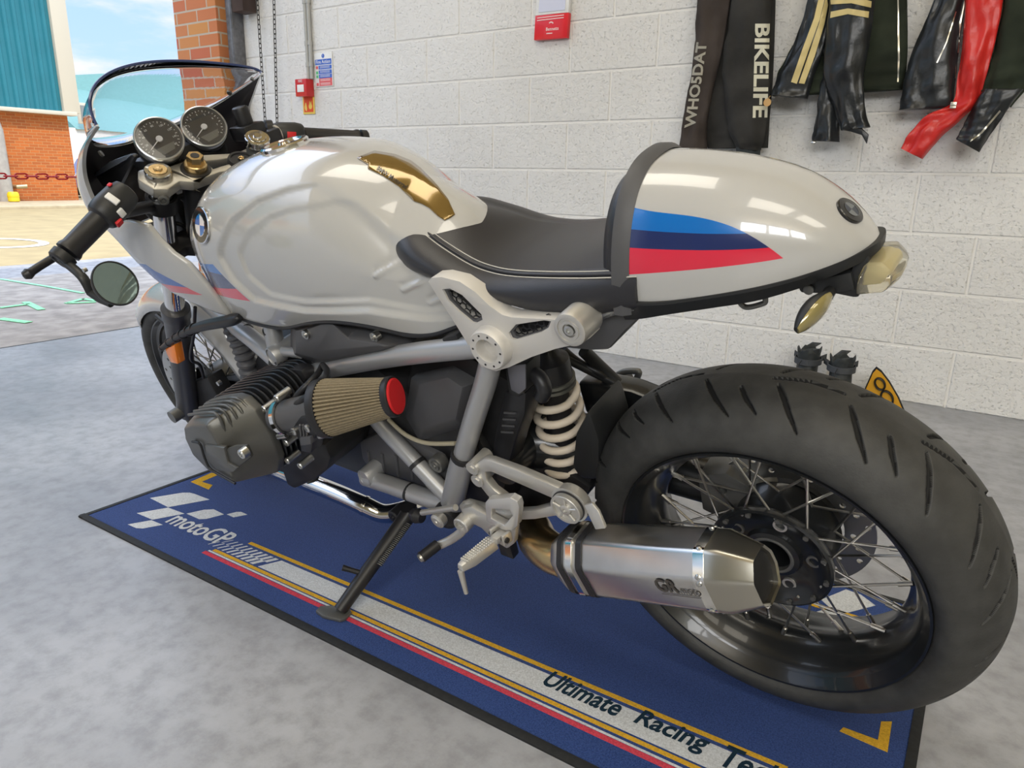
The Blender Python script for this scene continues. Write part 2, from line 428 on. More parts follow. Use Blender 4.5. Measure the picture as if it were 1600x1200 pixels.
# parked blue car far off
cr = empty('parked_car', (-27.5, 13.5, 0)); tag(cr, 'blue car parked beyond the brick wall corner', 'car')
cx, cy = -27.2, 14.2
body = [(-.85, .35), (-.9, .75), (-.2, .85), (.1, 1.3), (1.3, 1.35), (1.9, .9), (2.9, .82), (3.0, .4)]
m_blue = mat('blue_car_paint', (.02, .12, .50), .25, coat=.6)
g = G(); g.prism([V((cx + 1.6, cy + a - .9, b - .05)) for a, b in body], (-1.6, 0, 0)); child(cr, g.build('car_body', m_blue, bevel=.06))
for k in (0, 2.0):
    for s in (0, 1.5):
        g = G(); g.lathe([(-.09, .2), (-.09, .3), (.09, .3), (.09, .2)], (cx + 1.55 - s, cy + k - .85, .3), (1, 0, 0), 24); child(cr, g.build('wheel', m_black))
g = G(); g.prism([V((cx + 1.62, cy + a - .9, b - .05)) for a, b in ((.15, .9), (.28, 1.24), (1.2, 1.27), (1.6, .9))], (-.02, 0, 0)); child(cr, g.build('side_window', mat('dark_glass', (.02, .025, .03), .08)))

# barrier chain across the door
m_redp = mat('red_plastic', (.42, .012, .02), .4); m_whp = mat('white_plastic', (.75, .70, .68), .4)
ch = empty('barrier_chain', (-4.1, 1.65, .813)); tag(ch, 'red and white plastic barrier chain strung across the doorway', 'chain')
lg = .058; yc = -5.19; k = 0
gr_, gw_ = G(), G()
while yc < 3.16:
    zz = .807 + .012 * math.cos((yc - 1.6) * .5)
    ax = V((0, 1, 0)); sd = V((0, 0, 1)) if k % 2 == 0 else V((1, 0, 0))
    pts = []
    for j in range(16):
        a = 2 * PI * j / 16
        pts.append(V((-4.1, yc, zz)) + ax * (math.cos(a) * .012 + (.017 if math.cos(a) > 0 else -.017)) + sd * (math.sin(a) * .0125))
    (gr_ if k % 9 != 8 else gw_).tube(pts, .0042, 6, closed=True)
    yc += .0475; k += 1
child(ch, gr_.build('red_link', m_redp)); child(ch, gw_.build('white_link', m_whp)); ch.children[0]['kind'] = 'stuff'; ch.children[1]['kind'] = 'stuff'
# door hoist chains
m_chain = mat('dull_chain_steel', (.09, .085, .08), .5, .7)
def hoist(px0, px1, lab):
    a, b = W(px0[0], px0[1], 1, 3.22), W(px1[0], px1[1], 1, 3.22)
    d = (a - b).normalized(); g = G(); t = -.35; k = 0; L = (a - b).length + 1.2
    while t < L:
        c = b + d * t; sd = V((1, 0, 0)) if k % 2 == 0 else V((0, 1, 0))
        pts = [c + V((0, 0, 1)) * (math.cos(2 * PI * j / 12) * .006 + (.010 if math.cos(2 * PI * j / 12) > 0 else -.010)) + sd * (math.sin(2 * PI * j / 12) * .0085) for j in range(12)]
        g.tube(pts, .0026, 5, closed=True); t += .027; k += 1
    o = g.build('hanging_chain', m_chain); tag(o, lab, 'chain', 'door hoist chains')
hoist((402, 0), (415, 200), 'left hanging steel hoist chain, in front of the brown casing by the door')
hoist((428, 0), (433, 195), 'right hanging steel hoist chain, against the white blocks near the conduit')

# ------------------------------------------------------------------ on the wall
yw = YB - .004
def wall_quad(p0, p1, y):   # upper left / lower right pixels -> centre and size
    a, b = W(*p0, 1, y), W(*p1, 1, y); return V(((a.x + b.x) / 2, y, (a.z + b.z) / 2)), abs(b.x - a.x), abs(a.z - b.z)
m_redbox = mat('red_call_point', (.55, .015, .015), .35, coat=.3)
fc = empty('fire_call_point', W(474, 135, 1, yw)); tag(fc, 'small red fire alarm call point box under the grey conduit', 'alarm')
c, w_, h_ = wall_quad((461, 125), (479, 149), yw - .06)
g = G(); g.box((c.x, yw - .03, c.z), (.10, .062, .10)); child(fc, g.build('box', m_redbox, bevel=.004))
g = G(); g.box((c.x, yw - .0625, c.z - .004), (.06, .002, .042)); child(fc, g.build('press_panel', m_white, bevel=.0005))
g = G(); text_on(g, 'FIRE', (c.x - .018, yw - .0622, c.z + .03), (1, 0, 0), (0, 0, 1), width=.036); text_on(g, '\u25cf \u25cf', (c.x - .02, yw - .0638, c.z - .004), (1, 0, 0), (0, 0, 1), width=.04, height=.006)
child(fc, g.build('lettering', m_white, smooth=False))
# conduit (two grey pipes)
a0 = W(475, 0, 1, yw - .02); a1 = W(483, 123, 1, yw - .02)
for dx, lab in ((-.012, 'left of two grey conduit pipes rising from the red call point'), (.018, 'right of two grey conduit pipes rising from the red call point')):
    g = G(); xx = a1.x + dx; g.cyl((xx, yw - .013, a1.z - .0), (xx, yw - .013, 2.9), .0115)
    for zz in (1.5, 1.62, 1.85, 2.3, 2.7): g.lathe([(-.012, .0112), (-.012, .0145), (.012, .0145), (.012, .0112)], (xx, yw - .013, zz), (0, 0, 1), 20)
    tag(g.build('conduit_pipe', mat('grey_conduit', (.42, .42, .40), .4)), lab, 'conduit')
# small fire sign
es = empty('fire_sign', W(483, 163, 1, yw)); tag(es, 'small red and yellow fire pictogram sign below the red call point', 'sign')
c, w_, h_ = wall_quad((474, 150), (491, 176), yw)
m_yel = mat('sign_yellow', (.80, .58, .12), .5); m_orr = mat('sign_red', (.70, .08, .02), .5)
g = G(); g.box((c.x, yw, c.z), (.105, .004, .115)); child(es, g.build('plate', m_yel, bevel=.0008))
g = G(); g.box((c.x, yw - .003, c.z + .002), (.082, .002, .095)); child(es, g.build('red_field', m_orr))
g = G()
fl_ = [(.0, .0), (.014, .004), (.020, .018), (.014, .032), (.016, .048), (.006, .036), (-.002, .05), (-.006, .03), (-.012, .02), (-.010, .006)]
g.prism([V((c.x + .016 + a, yw - .0042, c.z - .03 + b)) for a, b in fl_], (0, -.001, 0))
hd = [(-.004, .0), (.006, -.004), (.010, .01), (.007, .03), (.003, .045), (-.003, .045), (-.008, .03), (-.012, .022), (-.01, .01)]
g.prism([V((c.x - .022 + a, yw - .0042, c.z - .036 + b)) for a, b in hd], (0, -.001, 0))
child(es, g.build('flame_symbol', m_yel, smooth=False))
# fire action notice
fa = empty('fire_action_sign', W(505, 110, 1, yw)); tag(fa, 'white fire action notice with blue and red panels beside the conduit', 'sign')
c, w_, h_ = wall_quad((491, 82), (521, 136), yw)
wn, hn = .155, .19
g = G(); g.box((c.x, yw, c.z), (wn, .003, hn)); child(fa, g.build('plate', m_white, bevel=.0006))
m_sb = mat('sign_blue', (.05, .14, .55), .5); m_sr = mat('sign_red_panel', (.70, .12, .13), .5); m_sg = mat('sign_green', (.12, .5, .22), .5)
zt = c.z + hn / 2
def pan(nm, x0, x1, z0, z1, m):
    g = G(); g.box((c.x + (x0 + x1) / 2, yw - .0022, zt - (z0 + z1) / 2), (x1 - x0, .0016, z1 - z0)); return child(fa, g.build(nm, m, smooth=False))
pan('title_panel', -.07, .07, .036, .066, m_sb)
for z0, m in ((.071, m_sb), (.097, m_sb), (.121, m_sb), (.143, m_sr), (.165, m_sr)): pan('instruction_panel', -.042, .07, z0, z0 + .021, m)
for z0, m in ((.071, m_sr), (.100, m_sg), (.122, m_sg), (.166, m_sr)): pan('pictogram', -.066, -.048, z0 + .002, z0 + .018, m)
g = G(); g.lathe([(0, .012), (.001, .012)], (c.x, yw - .0028, zt - .018), (0, 1, 0), 20); child(fa, g.build('mandatory_symbol', m_sb, smooth=False))
g = G(); text_on(g, 'Fire Action', (c.x - .062, yw - .0034, zt - .060), (1, 0, 0), (0, 0, 1), width=.124, bold=.01)
text_on(g, '!', (c.x - .0025, yw - .0034, zt - .026), (1, 0, 0), (0, 0, 1), height=.016)
for z0 in (.071, .097, .121, .143, .165):
    for q_ in (.006, .013): g.box((c.x + .012, yw - .0034, zt - z0 - q_), (.085, .0004, .0022))
child(fa, g.build('lettering', m_white, smooth=False))
# red and white calendar / dispenser hanging on the wall
yd = YB - .03
rd = empty('hanging_holder', W(858, 40, 1, yw)); tag(rd, 'red and white wall holder with a pale card, near the hanging jackets', 'wall holder')
P = [W(829, 0, 1, yd), W(876, 0, 1, yd), W(886, 52, 1, yd), W(834, 63, 1, yd)]
cxr = (P[0].x + P[1].x) / 2; zb_ = P[3].z; zmid = W(856, 22, 1, yd).z; ww = P[2].x - P[3].x
tl = math.radians(2.5)
Xr, Zr = V((math.cos(tl), 0, -math.sin(tl) * .4)), V((math.sin(tl), 0, math.cos(tl)))
O_ = P[3]
def RP(u, v, y=0): return O_ + Xr * u + Zr * v + V((0, y, 0))
hr = (zmid - zb_)
g = G(); g.prism([RP(0, 0), RP(ww, 0), RP(ww, hr), RP(0, hr)], (0, .026, 0)); child(rd, g.build('red_tray', mat('bright_red', (.68, .012, .02), .35, coat=.3), bevel=.003))
g = G(); g.prism([RP(0.002, hr), RP(ww - .002, hr), RP(ww - .002, hr + .3), RP(.002, hr + .3)], (0, .024, 0)); child(rd, g.build('back_board', m_white, bevel=.002))
g = G(); g.prism([RP(.02, hr + .012, -.003), RP(ww - .02, hr + .012, -.003), RP(ww - .02, hr + .29, -.003), RP(.02, hr + .29, -.003)], (0, .004, 0)); child(rd, g.build('pale_card', mat('pale_lilac_card', (.60, .62, .75), .4)))
g = G(); text_on(g, 'Bennetts', RP(ww * .36, hr * .34, -.0012), Xr, Zr, width=ww * .38, bold=.02)
g.prism([RP(ww * a_, hr * b_, -.0012) for a_, b_ in ((.38, .21), (.56, .21), (.56, .25), (.38, .25))], (0, -.0004, 0))
arc = [RP(ww * .5 + ww * .09 * math.cos(a), hr * .56 + hr * .14 * math.sin(a), -.0012) for a in [PI * .15 + k * .1 for k in range(20)]]
arc2 = [RP(ww * .5 + ww * .06 * math.cos(a), hr * .56 + hr * .09 * math.sin(a), -.0012) for a in [PI * .15 + k * .1 for k in range(20)]]
g.prism(arc + arc2[::-1], (0, -.0004, 0))
for v_ in (.80, .90): g.box(RP(ww * .47, hr * v_, -.001), (ww * .8, .0008, .004))
child(rd, g.build('lettering', mat('pink_white_print', (.85, .60, .58), .5), smooth=False))

# ------------------------------------------------------------------ mat on the floor
MZ = -0.002
def mp(px, py): q = W(px, py, 2, 0); return V((q.x, q.y, MZ))
m_pile, nt, bs = newmat('blue_mat_pile')
vec, x, y, z = coords(nt)
n1 = noise(nt, vec, 420, 2); n2 = noise(nt, vec, 6, 4)
nt.links.new(mix(nt, n1.step(.3, .7), mix(nt, n2, (.009, .028, .115), (.017, .045, .17)), (.034, .072, .24)), bs.inputs['Base Color'])
bs.inputs['Roughness'].default_value = .95; bs.inputs['Sheen Weight'].default_value = .12; bs.inputs['Specular IOR Level'].default_value = .1
bp = nt.nodes.new('ShaderNodeBump'); bp.inputs['Strength'].default_value = .5; bp.inputs['Distance'].default_value = .003
nt.links.new(n1.s, bp.inputs['Height']); nt.links.new(bp.outputs[0], bs.inputs['Normal'])
def pile(nm, c): return mat(nm, c, .95, var=.18, vscale=350, bump=.4, bscale=420, spec=.1)
m_mw, m_mg, m_mr = pile('white_pile', (.56, .58, .60)), pile('gold_pile', (.62, .36, .035)), pile('red_pile', (.55, .06, .09))
m_rub = mat('black_rubber_edge', (.012, .013, .014), .75, var=.3, vscale=90)
mt = empty('garage_mat', (-.9, 1.19, 0)); tag(mt, 'blue garage mat with racing stripes and chequered logo under the motorcycle', 'floor mat')
C4 = [mp(122, 805), None, None, None]
xa, ya = C4[0].x, C4[0].y; ang = math.radians(.45)
ux, uy = V((math.cos(ang), math.sin(ang), 0)), V((-math.sin(ang), math.cos(ang), 0))
def MP(u, v, z=0): return V((xa, ya, MZ + z)) + ux * u + uy * v
ML, MW_ = 1.885, .80
g = G(); e = .012
g.loft([[MP(e, e, -.004), MP(ML - e, e, -.004), MP(ML - e, MW_ - e, -.004), MP(e, MW_ - e, -.004)], [MP(e, e, 0), MP(ML - e, e, 0), MP(ML - e, MW_ - e, 0), MP(e, MW_ - e, 0)]], mi=0)
DZ = V((0, 0, .0006))
def mline(a, b, w, mi, u_end=None):
    a, b = mp(*a), mp(*b)
    d = (b - a).normalized()
    if u_end: b = a + d * ((u_end - (a.x - xa)) / d.x)
    s = V((-d.y, d.x, 0)) * (w / 2)
    g.prism([a - s, b - s, b + s, a + s], DZ, mi=mi)
mline((318, 861), (1050, 1200), .011, 3, 1.72); mline((326, 859), (1062, 1198), .0045, 1, 1.72); mline((334, 858), (1092, 1200), .009, 2, 1.72)
mline((390, 847), (1230, 1200), .010, 2, 1.72)
ba, bb_ = mp(403, 884), mp(441, 876)
# white band with a bevelled start, between the gold lines
d1 = (mp(1092, 1200) - mp(334, 858)).normalized(); d2 = (mp(1230, 1200) - mp(390, 847)).normalized()
def along(p, d, u): return p + d * ((u - (p.x - xa)) / d.x)
lo0, hi0 = mp(403, 884), mp(440, 875)
g.prism([lo0, along(lo0, d1, 1.72), along(hi0, d2, 1.72), hi0], DZ, mi=1)
for k in range(10):
    t = k / 10; w = .0015 + .0105 * t
    p = along(lo0, -d1, lo0.x - xa - .17 * (1 - t) - .012); q = along(hi0, -d2, hi0.x - xa - .17 * (1 - t) - .012)
    mid = p.lerp(q, .5); o2 = d1 * .008
    g.prism([p, p + d1 * w, mid + d1 * w, mid], DZ, mi=1); g.prism([mid + o2, mid + d1 * w + o2, q + d1 * w + o2, q + o2], DZ, mi=1)
# chequer blocks of the logo
def quad(*pts): g.prism([mp(*p) for p in pts], DZ, mi=1)
def c8(a, b): return (180 + a / 5.3333, 760 + b / 5.3333)
for pl in ([(290, 92), (560, 48), (620, 48), (660, 58), (785, 105), (440, 168)], [(180, 218), (440, 172), (575, 222), (310, 272)],
           [(595, 222), (740, 190), (820, 186), (905, 228), (760, 265), (700, 268)], [(930, 228), (1010, 208), (1050, 208), (1100, 230), (985, 252)],
           [(105, 312), (300, 277), (395, 315), (230, 345), (175, 342)]): quad(*[c8(*p) for p in pl])
a, b, d = mp(*c8(400, 290)), mp(*c8(745, 440)), mp(*c8(455, 245))
text_on(g, 'motoGP', a + V((0, 0, .0012)), b - a, uy, width=(b - a).length + .05, height=.062, shear=-.15, bold=.02, mi=1)
m_let = pile('dark_pile_letters', (.012, .03, .05))
for word, p0, p1 in (('Ultimate', (845, 1068), (962, 1120)), ('Racing', (984, 1134), (1098, 1183)), ('Tech', (1122, 1194), (1215, 1236))):
    a, b = mp(*p0), mp(*p1)
    gg = text_on(G(), word, a + V((0, 0, .0012)), b - a, uy, width=(b - a).length, height=.044 if word == 'Ultimate' else .05, shear=.18, bold=.025)
    g.add(gg.v, gg.f, 4)
# gold corner brackets
def bracket(pts): g.prism([mp(*p) for p in pts], DZ, mi=2)
bracket([(298, 752), (330, 738), (343, 740), (315, 752), (332, 757), (326, 764)])
bracket([(1312, 1141), (1318, 1135), (1372, 1155), (1377, 1126), (1394, 1126), (1387, 1174)])
for u0, s in ((.13, 1), (ML - .13, -1)):
    v0 = MW_ - .12; g.prism([MP(u0, v0), MP(u0 + s * .1, v0), MP(u0 + s * .1, v0 - .016), MP(u0 + s * .016, v0 - .016), MP(u0 + s * .016, v0 - .1), MP(u0, v0 - .1)], DZ, mi=2)
# logo repeated towards the far right end (seen through the rear wheel)
for pl in ([(1283, 936), (1322, 920), (1345, 928), (1368, 945), (1310, 960)], [(1268, 957), (1300, 948), (1330, 966), (1290, 972)], [(1376, 962), (1400, 950), (1420, 960), (1396, 972)]): quad(*pl)
child(mt, g.build('pile', [m_pile, m_mw, m_mg, m_mr, m_let], smooth=False))
g = G()
g.tube([MP(0, 0, -.001), MP(ML, 0, -.001), MP(ML, MW_, -.001), MP(0, MW_, -.001)], .0, 8) if False else None
for p, q in ((MP(0, 0), MP(ML, 0)), (MP(ML, 0), MP(ML, MW_)), (MP(ML, MW_), MP(0, MW_)), (MP(0, MW_), MP(0, 0))):
    d = (q - p).normalized(); s = V((-d.y, d.x, 0)) * .016
    g.loft([[c_, c_ + V((0, 0, -.005)), c_ + s + V((0, 0, -.005)), c_ + s + V((0, 0, .0015)), c_ + s * .3 + V((0, 0, .002))] for c_ in (p, q)])
child(mt, g.build('rubber_edge', m_rub, angle=60))

# ------------------------------------------------------------------ light
w = bpy.data.worlds.new('world'); SC.world = w; w.use_nodes = True
nt = w.node_tree; bg = nt.nodes['Background']
tc = nt.nodes.new('ShaderNodeTexCoord'); sp = nt.nodes.new('ShaderNodeSeparateXYZ'); nt.links.new(tc.outputs['Generated'], sp.inputs[0])
mp_ = nt.nodes.new('ShaderNodeMapping'); mp_.inputs['Scale'].default_value = (1.6, 1.6, 5.5); nt.links.new(tc.outputs['Generated'], mp_.inputs['Vector'])
zz = NX(nt, sp.outputs[2])
blue = mix(nt, zz.step(0, .6), (.45, .63, .85), (.18, .40, .85))
cl = noise(nt, mp_.outputs[0], 2.3, 6, .55).step(.43, .60)
sky = mix(nt, cl, blue, (.76, .745, .73)); nt.links.new(mix(nt, zz.step(.32, .62), sky, (1.75, 1.95, 2.35)), bg.inputs['Color']); bg.inputs['Strength'].default_value = 1.25
s = bpy.data.lights.new('sun', 'SUN'); s.energy = 2.5; s.angle = .009; s.color = (1, .90, .72)
so = bpy.data.objects.new('sun', s); COL.objects.link(so)
so.rotation_euler = V((-.62, .28, -.92)).to_track_quat('-Z', 'Y').to_euler()
# added row of unseen windows behind the camera, lighting wall and bike side
m_frost = mat('frosted_daylight_glazing', (.95, .97, 1.0), .6, emit=1.5)
for i, wx in enumerate(WINX):
    g = G()
    for dx in (-.88, 0, .88): g.box((wx + dx, -6.12, 3.5), (.05, .08, 1.8))
    for dz in (-.88, 0, .88): g.box((wx, -6.12, 3.5 + dz), (1.8, .08, .05))
    wf = struct(g.build('window_%d' % (i + 1), m_white, bevel=.005))
    g = G(); g.box((wx, -6.16, 3.5), (1.8, .02, 1.8)); g.build('window_pane', m_frost, wf)
    L = bpy.data.lights.new('window_daylight', 'AREA'); L.shape = 'RECTANGLE'; L.size = 1.75; L.size_y = 1.7; L.energy = 108; L.color = (.97, .985, 1)
    lo = bpy.data.objects.new('window_daylight', L); COL.objects.link(lo); lo.location = (wx, -6.07, 3.5); lo.rotation_euler = (PI / 2 - .12, 0, 0)
# ceiling lamps of the workshop: housings with a glowing diffuser, each with its area light
m_diff = mat('lamp_diffuser', (1.0, .90, .70), .5, emit=1.5)
for i, (lx, ly) in enumerate(((-1.8, .5), (.9, -1.3), (3.3, -1.3))):
    g = G(); g.box((lx, ly, 4.55), (1.9, 1.6, .08)); struct(g.build('trim_lamp_%d' % (i + 1), m_white, bevel=.01))
    g = G(); g.box((lx, ly, 4.505), (1.8, 1.5, .01)); struct(g.build('trim_diffuser_%d' % (i + 1), m_diff))
    L = bpy.data.lights.new('ceiling_lamp', 'AREA'); L.shape = 'RECTANGLE'; L.size = 1.8; L.size_y = 1.5; L.energy = 26; L.color = (1, .94, .83)
    lo = bpy.data.objects.new('ceiling_lamp', L); COL.objects.link(lo); lo.location = (lx, ly, 4.49)
SC.view_settings.exposure = 0.17
# ================================================================== MOTORCYCLE
mc = empty('motorcycle', mw=BIKE)
tag(mc, 'grey cafe racer motorcycle with tricolour stripes leaning on its side stand', 'motorcycle')

m_groove = mat('tread_groove', (.006, .006, .006), .8)
m_tyre = mat('tyre_rubber', (.040, .040, .038), .58, var=.25, vscale=30, bump=.15, bscale=300)
m_rim = mat('black_rim', (.012, .013, .014), .28, coat=.3)
m_chrome = mat('chrome', (.78, .77, .75), .12, 1)
m_spoke = mat('spoke_steel', (.62, .60, .56), .28, 1)
m_alu = mat('cast_aluminium', (.60, .585, .55), .42, .75, bump=.08, bscale=500)
m_alum = mat('matt_light_alloy', (.62, .60, .565), .5, .35, bump=.06, bscale=500)
m_frame = mat('silver_grey_frame', (.42, .425, .435), .38, .55)
m_gun = mat('gunmetal_casting', (.15, .15, .142), .42, .55, bump=.08, bscale=400)
m_cover = mat('head_cover_grey', (.125, .125, .118), .38, .55, bump=.06, bscale=500)
m_airbox = mat('dark_grey_plastic', (.075, .075, .08), .5, var=.1)
m_eng = mat('engine_black', (.014, .014, .015), .5, var=.3, vscale=25)
m_hose = mat('black_rubber_hose', (.016, .016, .018), .4)
m_leather = mat('black_seat_vinyl', (.022, .022, .026), .36, bump=.18, bscale=900)
m_thread = mat('pale_thread', (.62, .60, .54), .7)
m_brass = mat('heat_tinted_steel', (.62, .46, .24), .27, 1)
m_brushed = mat('brushed_steel', (.66, .655, .645), .30, 1, aniso=.5, var=.06, vscale=18)
m_spring = mat('cream_spring_paint', (.74, .65, .53), .45)
m_redcap = mat('red_filter_cap', (.60, .015, .02), .5, bump=.3, bscale=700)
m_orange = mat('orange_lens', (.85, .22, .01), .25, coat=.4)
m_bolt = mat('bolt_steel', (.55, .55, .53), .3, 1)
m_fin = mat('black_fin', (.03, .032, .036), .33, .4)
m_dark = mat('dark_inner_plastic', (.035, .03, .032), .38, var=.15)

GREY = (.45, .447, .435)
LB, DB, RD = (.0, .14, .50), (.008, .022, .115), (.66, .012, .045)
def paint(name, stripes=None):
    """gloss grey; stripes(x, z) -> list of (mask, colour) in bike coordinates"""
    m, nt, b = newmat(name)
    vec, x, y, z = coords(nt)
    col = None
    cur = GREY
    if stripes:
        for msk, c in stripes(x, y, z): cur = mix(nt, msk, cur, c)
    if isinstance(cur, tuple): b.inputs['Base Color'].default_value = (*cur, 1)
    else: nt.links.new(cur, b.inputs['Base Color'])
    b.inputs['Roughness'].default_value = .22; b.inputs['Coat Weight'].default_value = 1.0; b.inputs['Coat Roughness'].default_value = .03
    return m
def poly(nt_x, co):
    r = None
    for c in co: r = (nt_x * 0 + c) if r is None else r * nt_x + c
    return r
def fitp(pts, Y, deg):
    q = XZ(pts, Y); return list(np.polyfit([a for a, _ in q], [b for _, b in q], deg))
def bvh_of(o): return BVHTree.FromPolygons([v.co.copy() for v in o.data.vertices], [tuple(p.vertices) for p in o.data.polygons])
def hit(bv, px, py):
    d = (BROT @ ray(px, py)).normalized(); loc, nor, i, dist = bv.ray_cast(CB, d)
    if loc is None: return None, None
    if nor.dot(d) > 0: nor = -nor
    return loc, nor
def hfit(bv, pts, deg):
    """height as a polynomial of length along a part, through points seen on its surface"""
    q = [hit(bv, *p)[0] for p in pts]; q = [p for p in q if p is not None]
    return list(np.polyfit([p.x for p in q], [p.z for p in q], min(deg, len(q) - 1)))
def decal(g, bv, pts, off=.0012, cuts=3, mi=None):
    """outline of photo pixels laid onto a curved part, following its surface"""
    bm = bmesh.new(); vs = [bm.verts.new((a, b, 0)) for a, b in pts]
    es = [bm.edges.new((vs[i], vs[(i + 1) % len(vs)])) for i in range(len(vs))]
    bmesh.ops.triangle_fill(bm, use_beauty=True, use_dissolve=False, edges=es)
    for _ in range(cuts): bmesh.ops.subdivide_edges(bm, edges=[e for e in bm.edges if e.calc_length() > 6], cuts=1, use_grid_fill=True)
    bmesh.ops.triangulate(bm, faces=bm.faces)
    bm.verts.index_update(); P = []
    for v in bm.verts:
        l, n = hit(bv, v.co.x, v.co.y); P.append((l + n * off) if l is not None else None)
    fs = [tuple(v.index for v in f.verts) for f in bm.faces if all(P[v.index] is not None for v in f.verts)]
    bm.free()
    g.add([p if p is not None else (0, 0, 0) for p in P], fs, mi)
def text_decal(g, bv, txt, p0, p1, hpx, off=.0016, shear=0, up=None, bold=0):
    vs, fs = text_geo(txt, 1, shear, bold)
    x0, x1 = min(v.x for v in vs), max(v.x for v in vs); y0, y1 = min(v.y for v in vs), max(v.y for v in vs)
    dx, dy = p1[0] - p0[0], p1[1] - p0[1]; L = math.hypot(dx, dy)
    ux, uy = dx / L, dy / L; vx, vy = up if up else (uy, -ux)
    P = []
    for v in vs:
        a = (v.x - x0) / (x1 - x0) * L; b = (v.y - y0) / (y1 - y0) * hpx
        l, n = hit(bv, p0[0] + ux * a + vx * b, p0[1] + uy * a + vy * b)
        P.append((l + n * off) if l is not None else None)
    g.add([p if p is not None else (0, 0, 0) for p in P], [f for f in fs if all(P[i] is not None for i in f)])
def roundel(name, c, nrm, upv, r, parent, ring=None, rx=1.0, dark=False):
    nrm = Vector(nrm).normalized(); u = Vector(upv); u = (u - nrm * u.dot(nrm)).normalized(); w = u.cross(nrm) * rx
    o = empty_mesh = None
    g = G(); c = Vector(c)
    def P(a, rr, h): return c + (w * math.cos(a) + u * math.sin(a)) * rr + nrm * h
    N = 40
    g.loft([[P(2 * PI * k / N, r, -.001) for k in range(N)], [P(2 * PI * k / N, r, .0022) for k in range(N)], [P(2 * PI * k / N, r * .94, .0030) for k in range(N)]], cap=False, mi=1)
    g.loft([[P(2 * PI * k / N, r * .94, .0028) for k in range(N)], [P(2 * PI * k / N, r * .60, .0034) for k in range(N)]], cap=False, mi=0)
    g.loft([[P(2 * PI * k / N, r * .61, .0034) for k in range(N)], [P(2 * PI * k / N, r * .56, .0038) for k in range(N)]], cap=False, mi=1)
    for q in range(4):
        g.add([P(0, 0, .0037)] + [P(PI / 2 * q + PI / 2 * k / 10, r * .57, .0036) for k in range(11)], [(0, k + 1, k + 2) for k in range(10)], 2 if q in (1, 3) else 3)
    return g.build(name, [m_badge, m_badge if dark else m_chrome, m_badgedk if dark else m_badgeblue, m_badgegr if dark else m_badgewhite], parent, fix=False)
m_badgedk = mat('badge_dark_blue', (.012, .02, .04), .2, coat=.5); m_badgegr = mat('badge_grey', (.13, .14, .15), .25, coat=.5)
m_badge = mat('badge_black', (.01, .01, .011), .25, coat=.5); m_badgeblue = mat('badge_blue', (.01, .16, .48), .25, coat=.5); m_badgewhite = mat('badge_white', (.75, .75, .75), .25, coat=.5)
X3, Y3, Z3 = V((1, 0, 0)), V((0, 1, 0)), V((0, 0, 1))

# ------------------------------------------------------------------ wheels
def groove_depth(th, y, R, pat, pitch):
    """tread groove depth at (angle, y): pat = polylines of (arc offset in m, y, half width)"""
    s = np.mod(th, pitch) * R; L = pitch * R; d = np.zeros_like(s)
    for pl in pat:
        for (s0, y0, w0), (s1, y1, w1) in zip(pl[:-1], pl[1:]):
            for sh in (-L, 0, L):
                ax, ay = s0 + sh, y0; bx, by = s1 - s0, y1 - y0
                t = np.clip(((s - ax) * bx + (y - ay) * by) / (bx * bx + by * by), 0, 1)
                dist = np.hypot(s - ax - t * bx, y - ay - t * by); w = w0 + (w1 - w0) * t
                d = np.maximum(d, np.clip((w - dist) / .0012, 0, 1))
    return d
def tyre(name, c, prof, ntheta, pat, pitch, depth=.0045, dens=90):
    """prof: half profile from the crown (0, R) to the bead; mirrored; lathed about Y at c with cut grooves"""
    pr = smooth_tab([list(p) for p in prof], 12); pr = [p for p in pr]
    full = [(-a, b) for a, b in pr[::-1]] + [(a, b) for a, b in pr[1:]]
    P = np.array(full); seg = np.r_[0, np.cumsum(np.hypot(*np.diff(P, axis=0).T))]
    q = np.linspace(0, seg[-1], dens); P = np.c_[np.interp(q, seg, P[:, 0]), np.interp(q, seg, P[:, 1])]
    T = np.gradient(P, axis=0); T /= np.linalg.norm(T, axis=1)[:, None]; N = np.c_[-T[:, 1], T[:, 0]]
    if N[dens // 2, 1] < 0: N = -N
    mid = seg[-1] / 2; arc = q - mid
    R0 = prof[0][1]
    th = np.linspace(0, 2 * np.pi, ntheta, endpoint=False)
    TH, AR = np.meshgrid(th, arc, indexing='ij')
    D = groove_depth(TH, AR, R0, pat, pitch) * depth
    a = P[None, :, 0] - N[None, :, 0] * D; r = P[None, :, 1] - N[None, :, 1] * D
    X = c[0] + r * np.cos(TH); Z = c[2] + r * np.sin(TH); Yv = c[1] + a
    vs = np.stack([X, Yv, Z], -1).reshape(-1, 3)
    i, j = np.meshgrid(np.arange(ntheta), np.arange(dens - 1), indexing='ij'); i2 = (i + 1) % ntheta
    fs = np.stack([i * dens + j, i * dens + j + 1, i2 * dens + j + 1, i2 * dens + j], -1).reshape(-1, 4)
    me = bpy.data.meshes.new(name); me.from_pydata(vs.tolist(), [], fs.tolist()); me.materials.append(m_tyre); me.materials.append(m_groove)
    Df = D / depth; Dq = (Df[:, :-1] + Df[:, 1:] + np.roll(Df, -1, 0)[:, :-1] + np.roll(Df, -1, 0)[:, 1:]) / 4
    me.polygons.foreach_set('material_index', (Dq.reshape(-1) > .45).astype(np.int32).tolist())
    me.polygons.foreach_set('use_smooth', [True] * len(me.polygons)); me.update()
    o = bpy.data.objects.new(name, me); COL.objects.link(o); o.parent = mc; return o
RW = V((0, 0, .315))
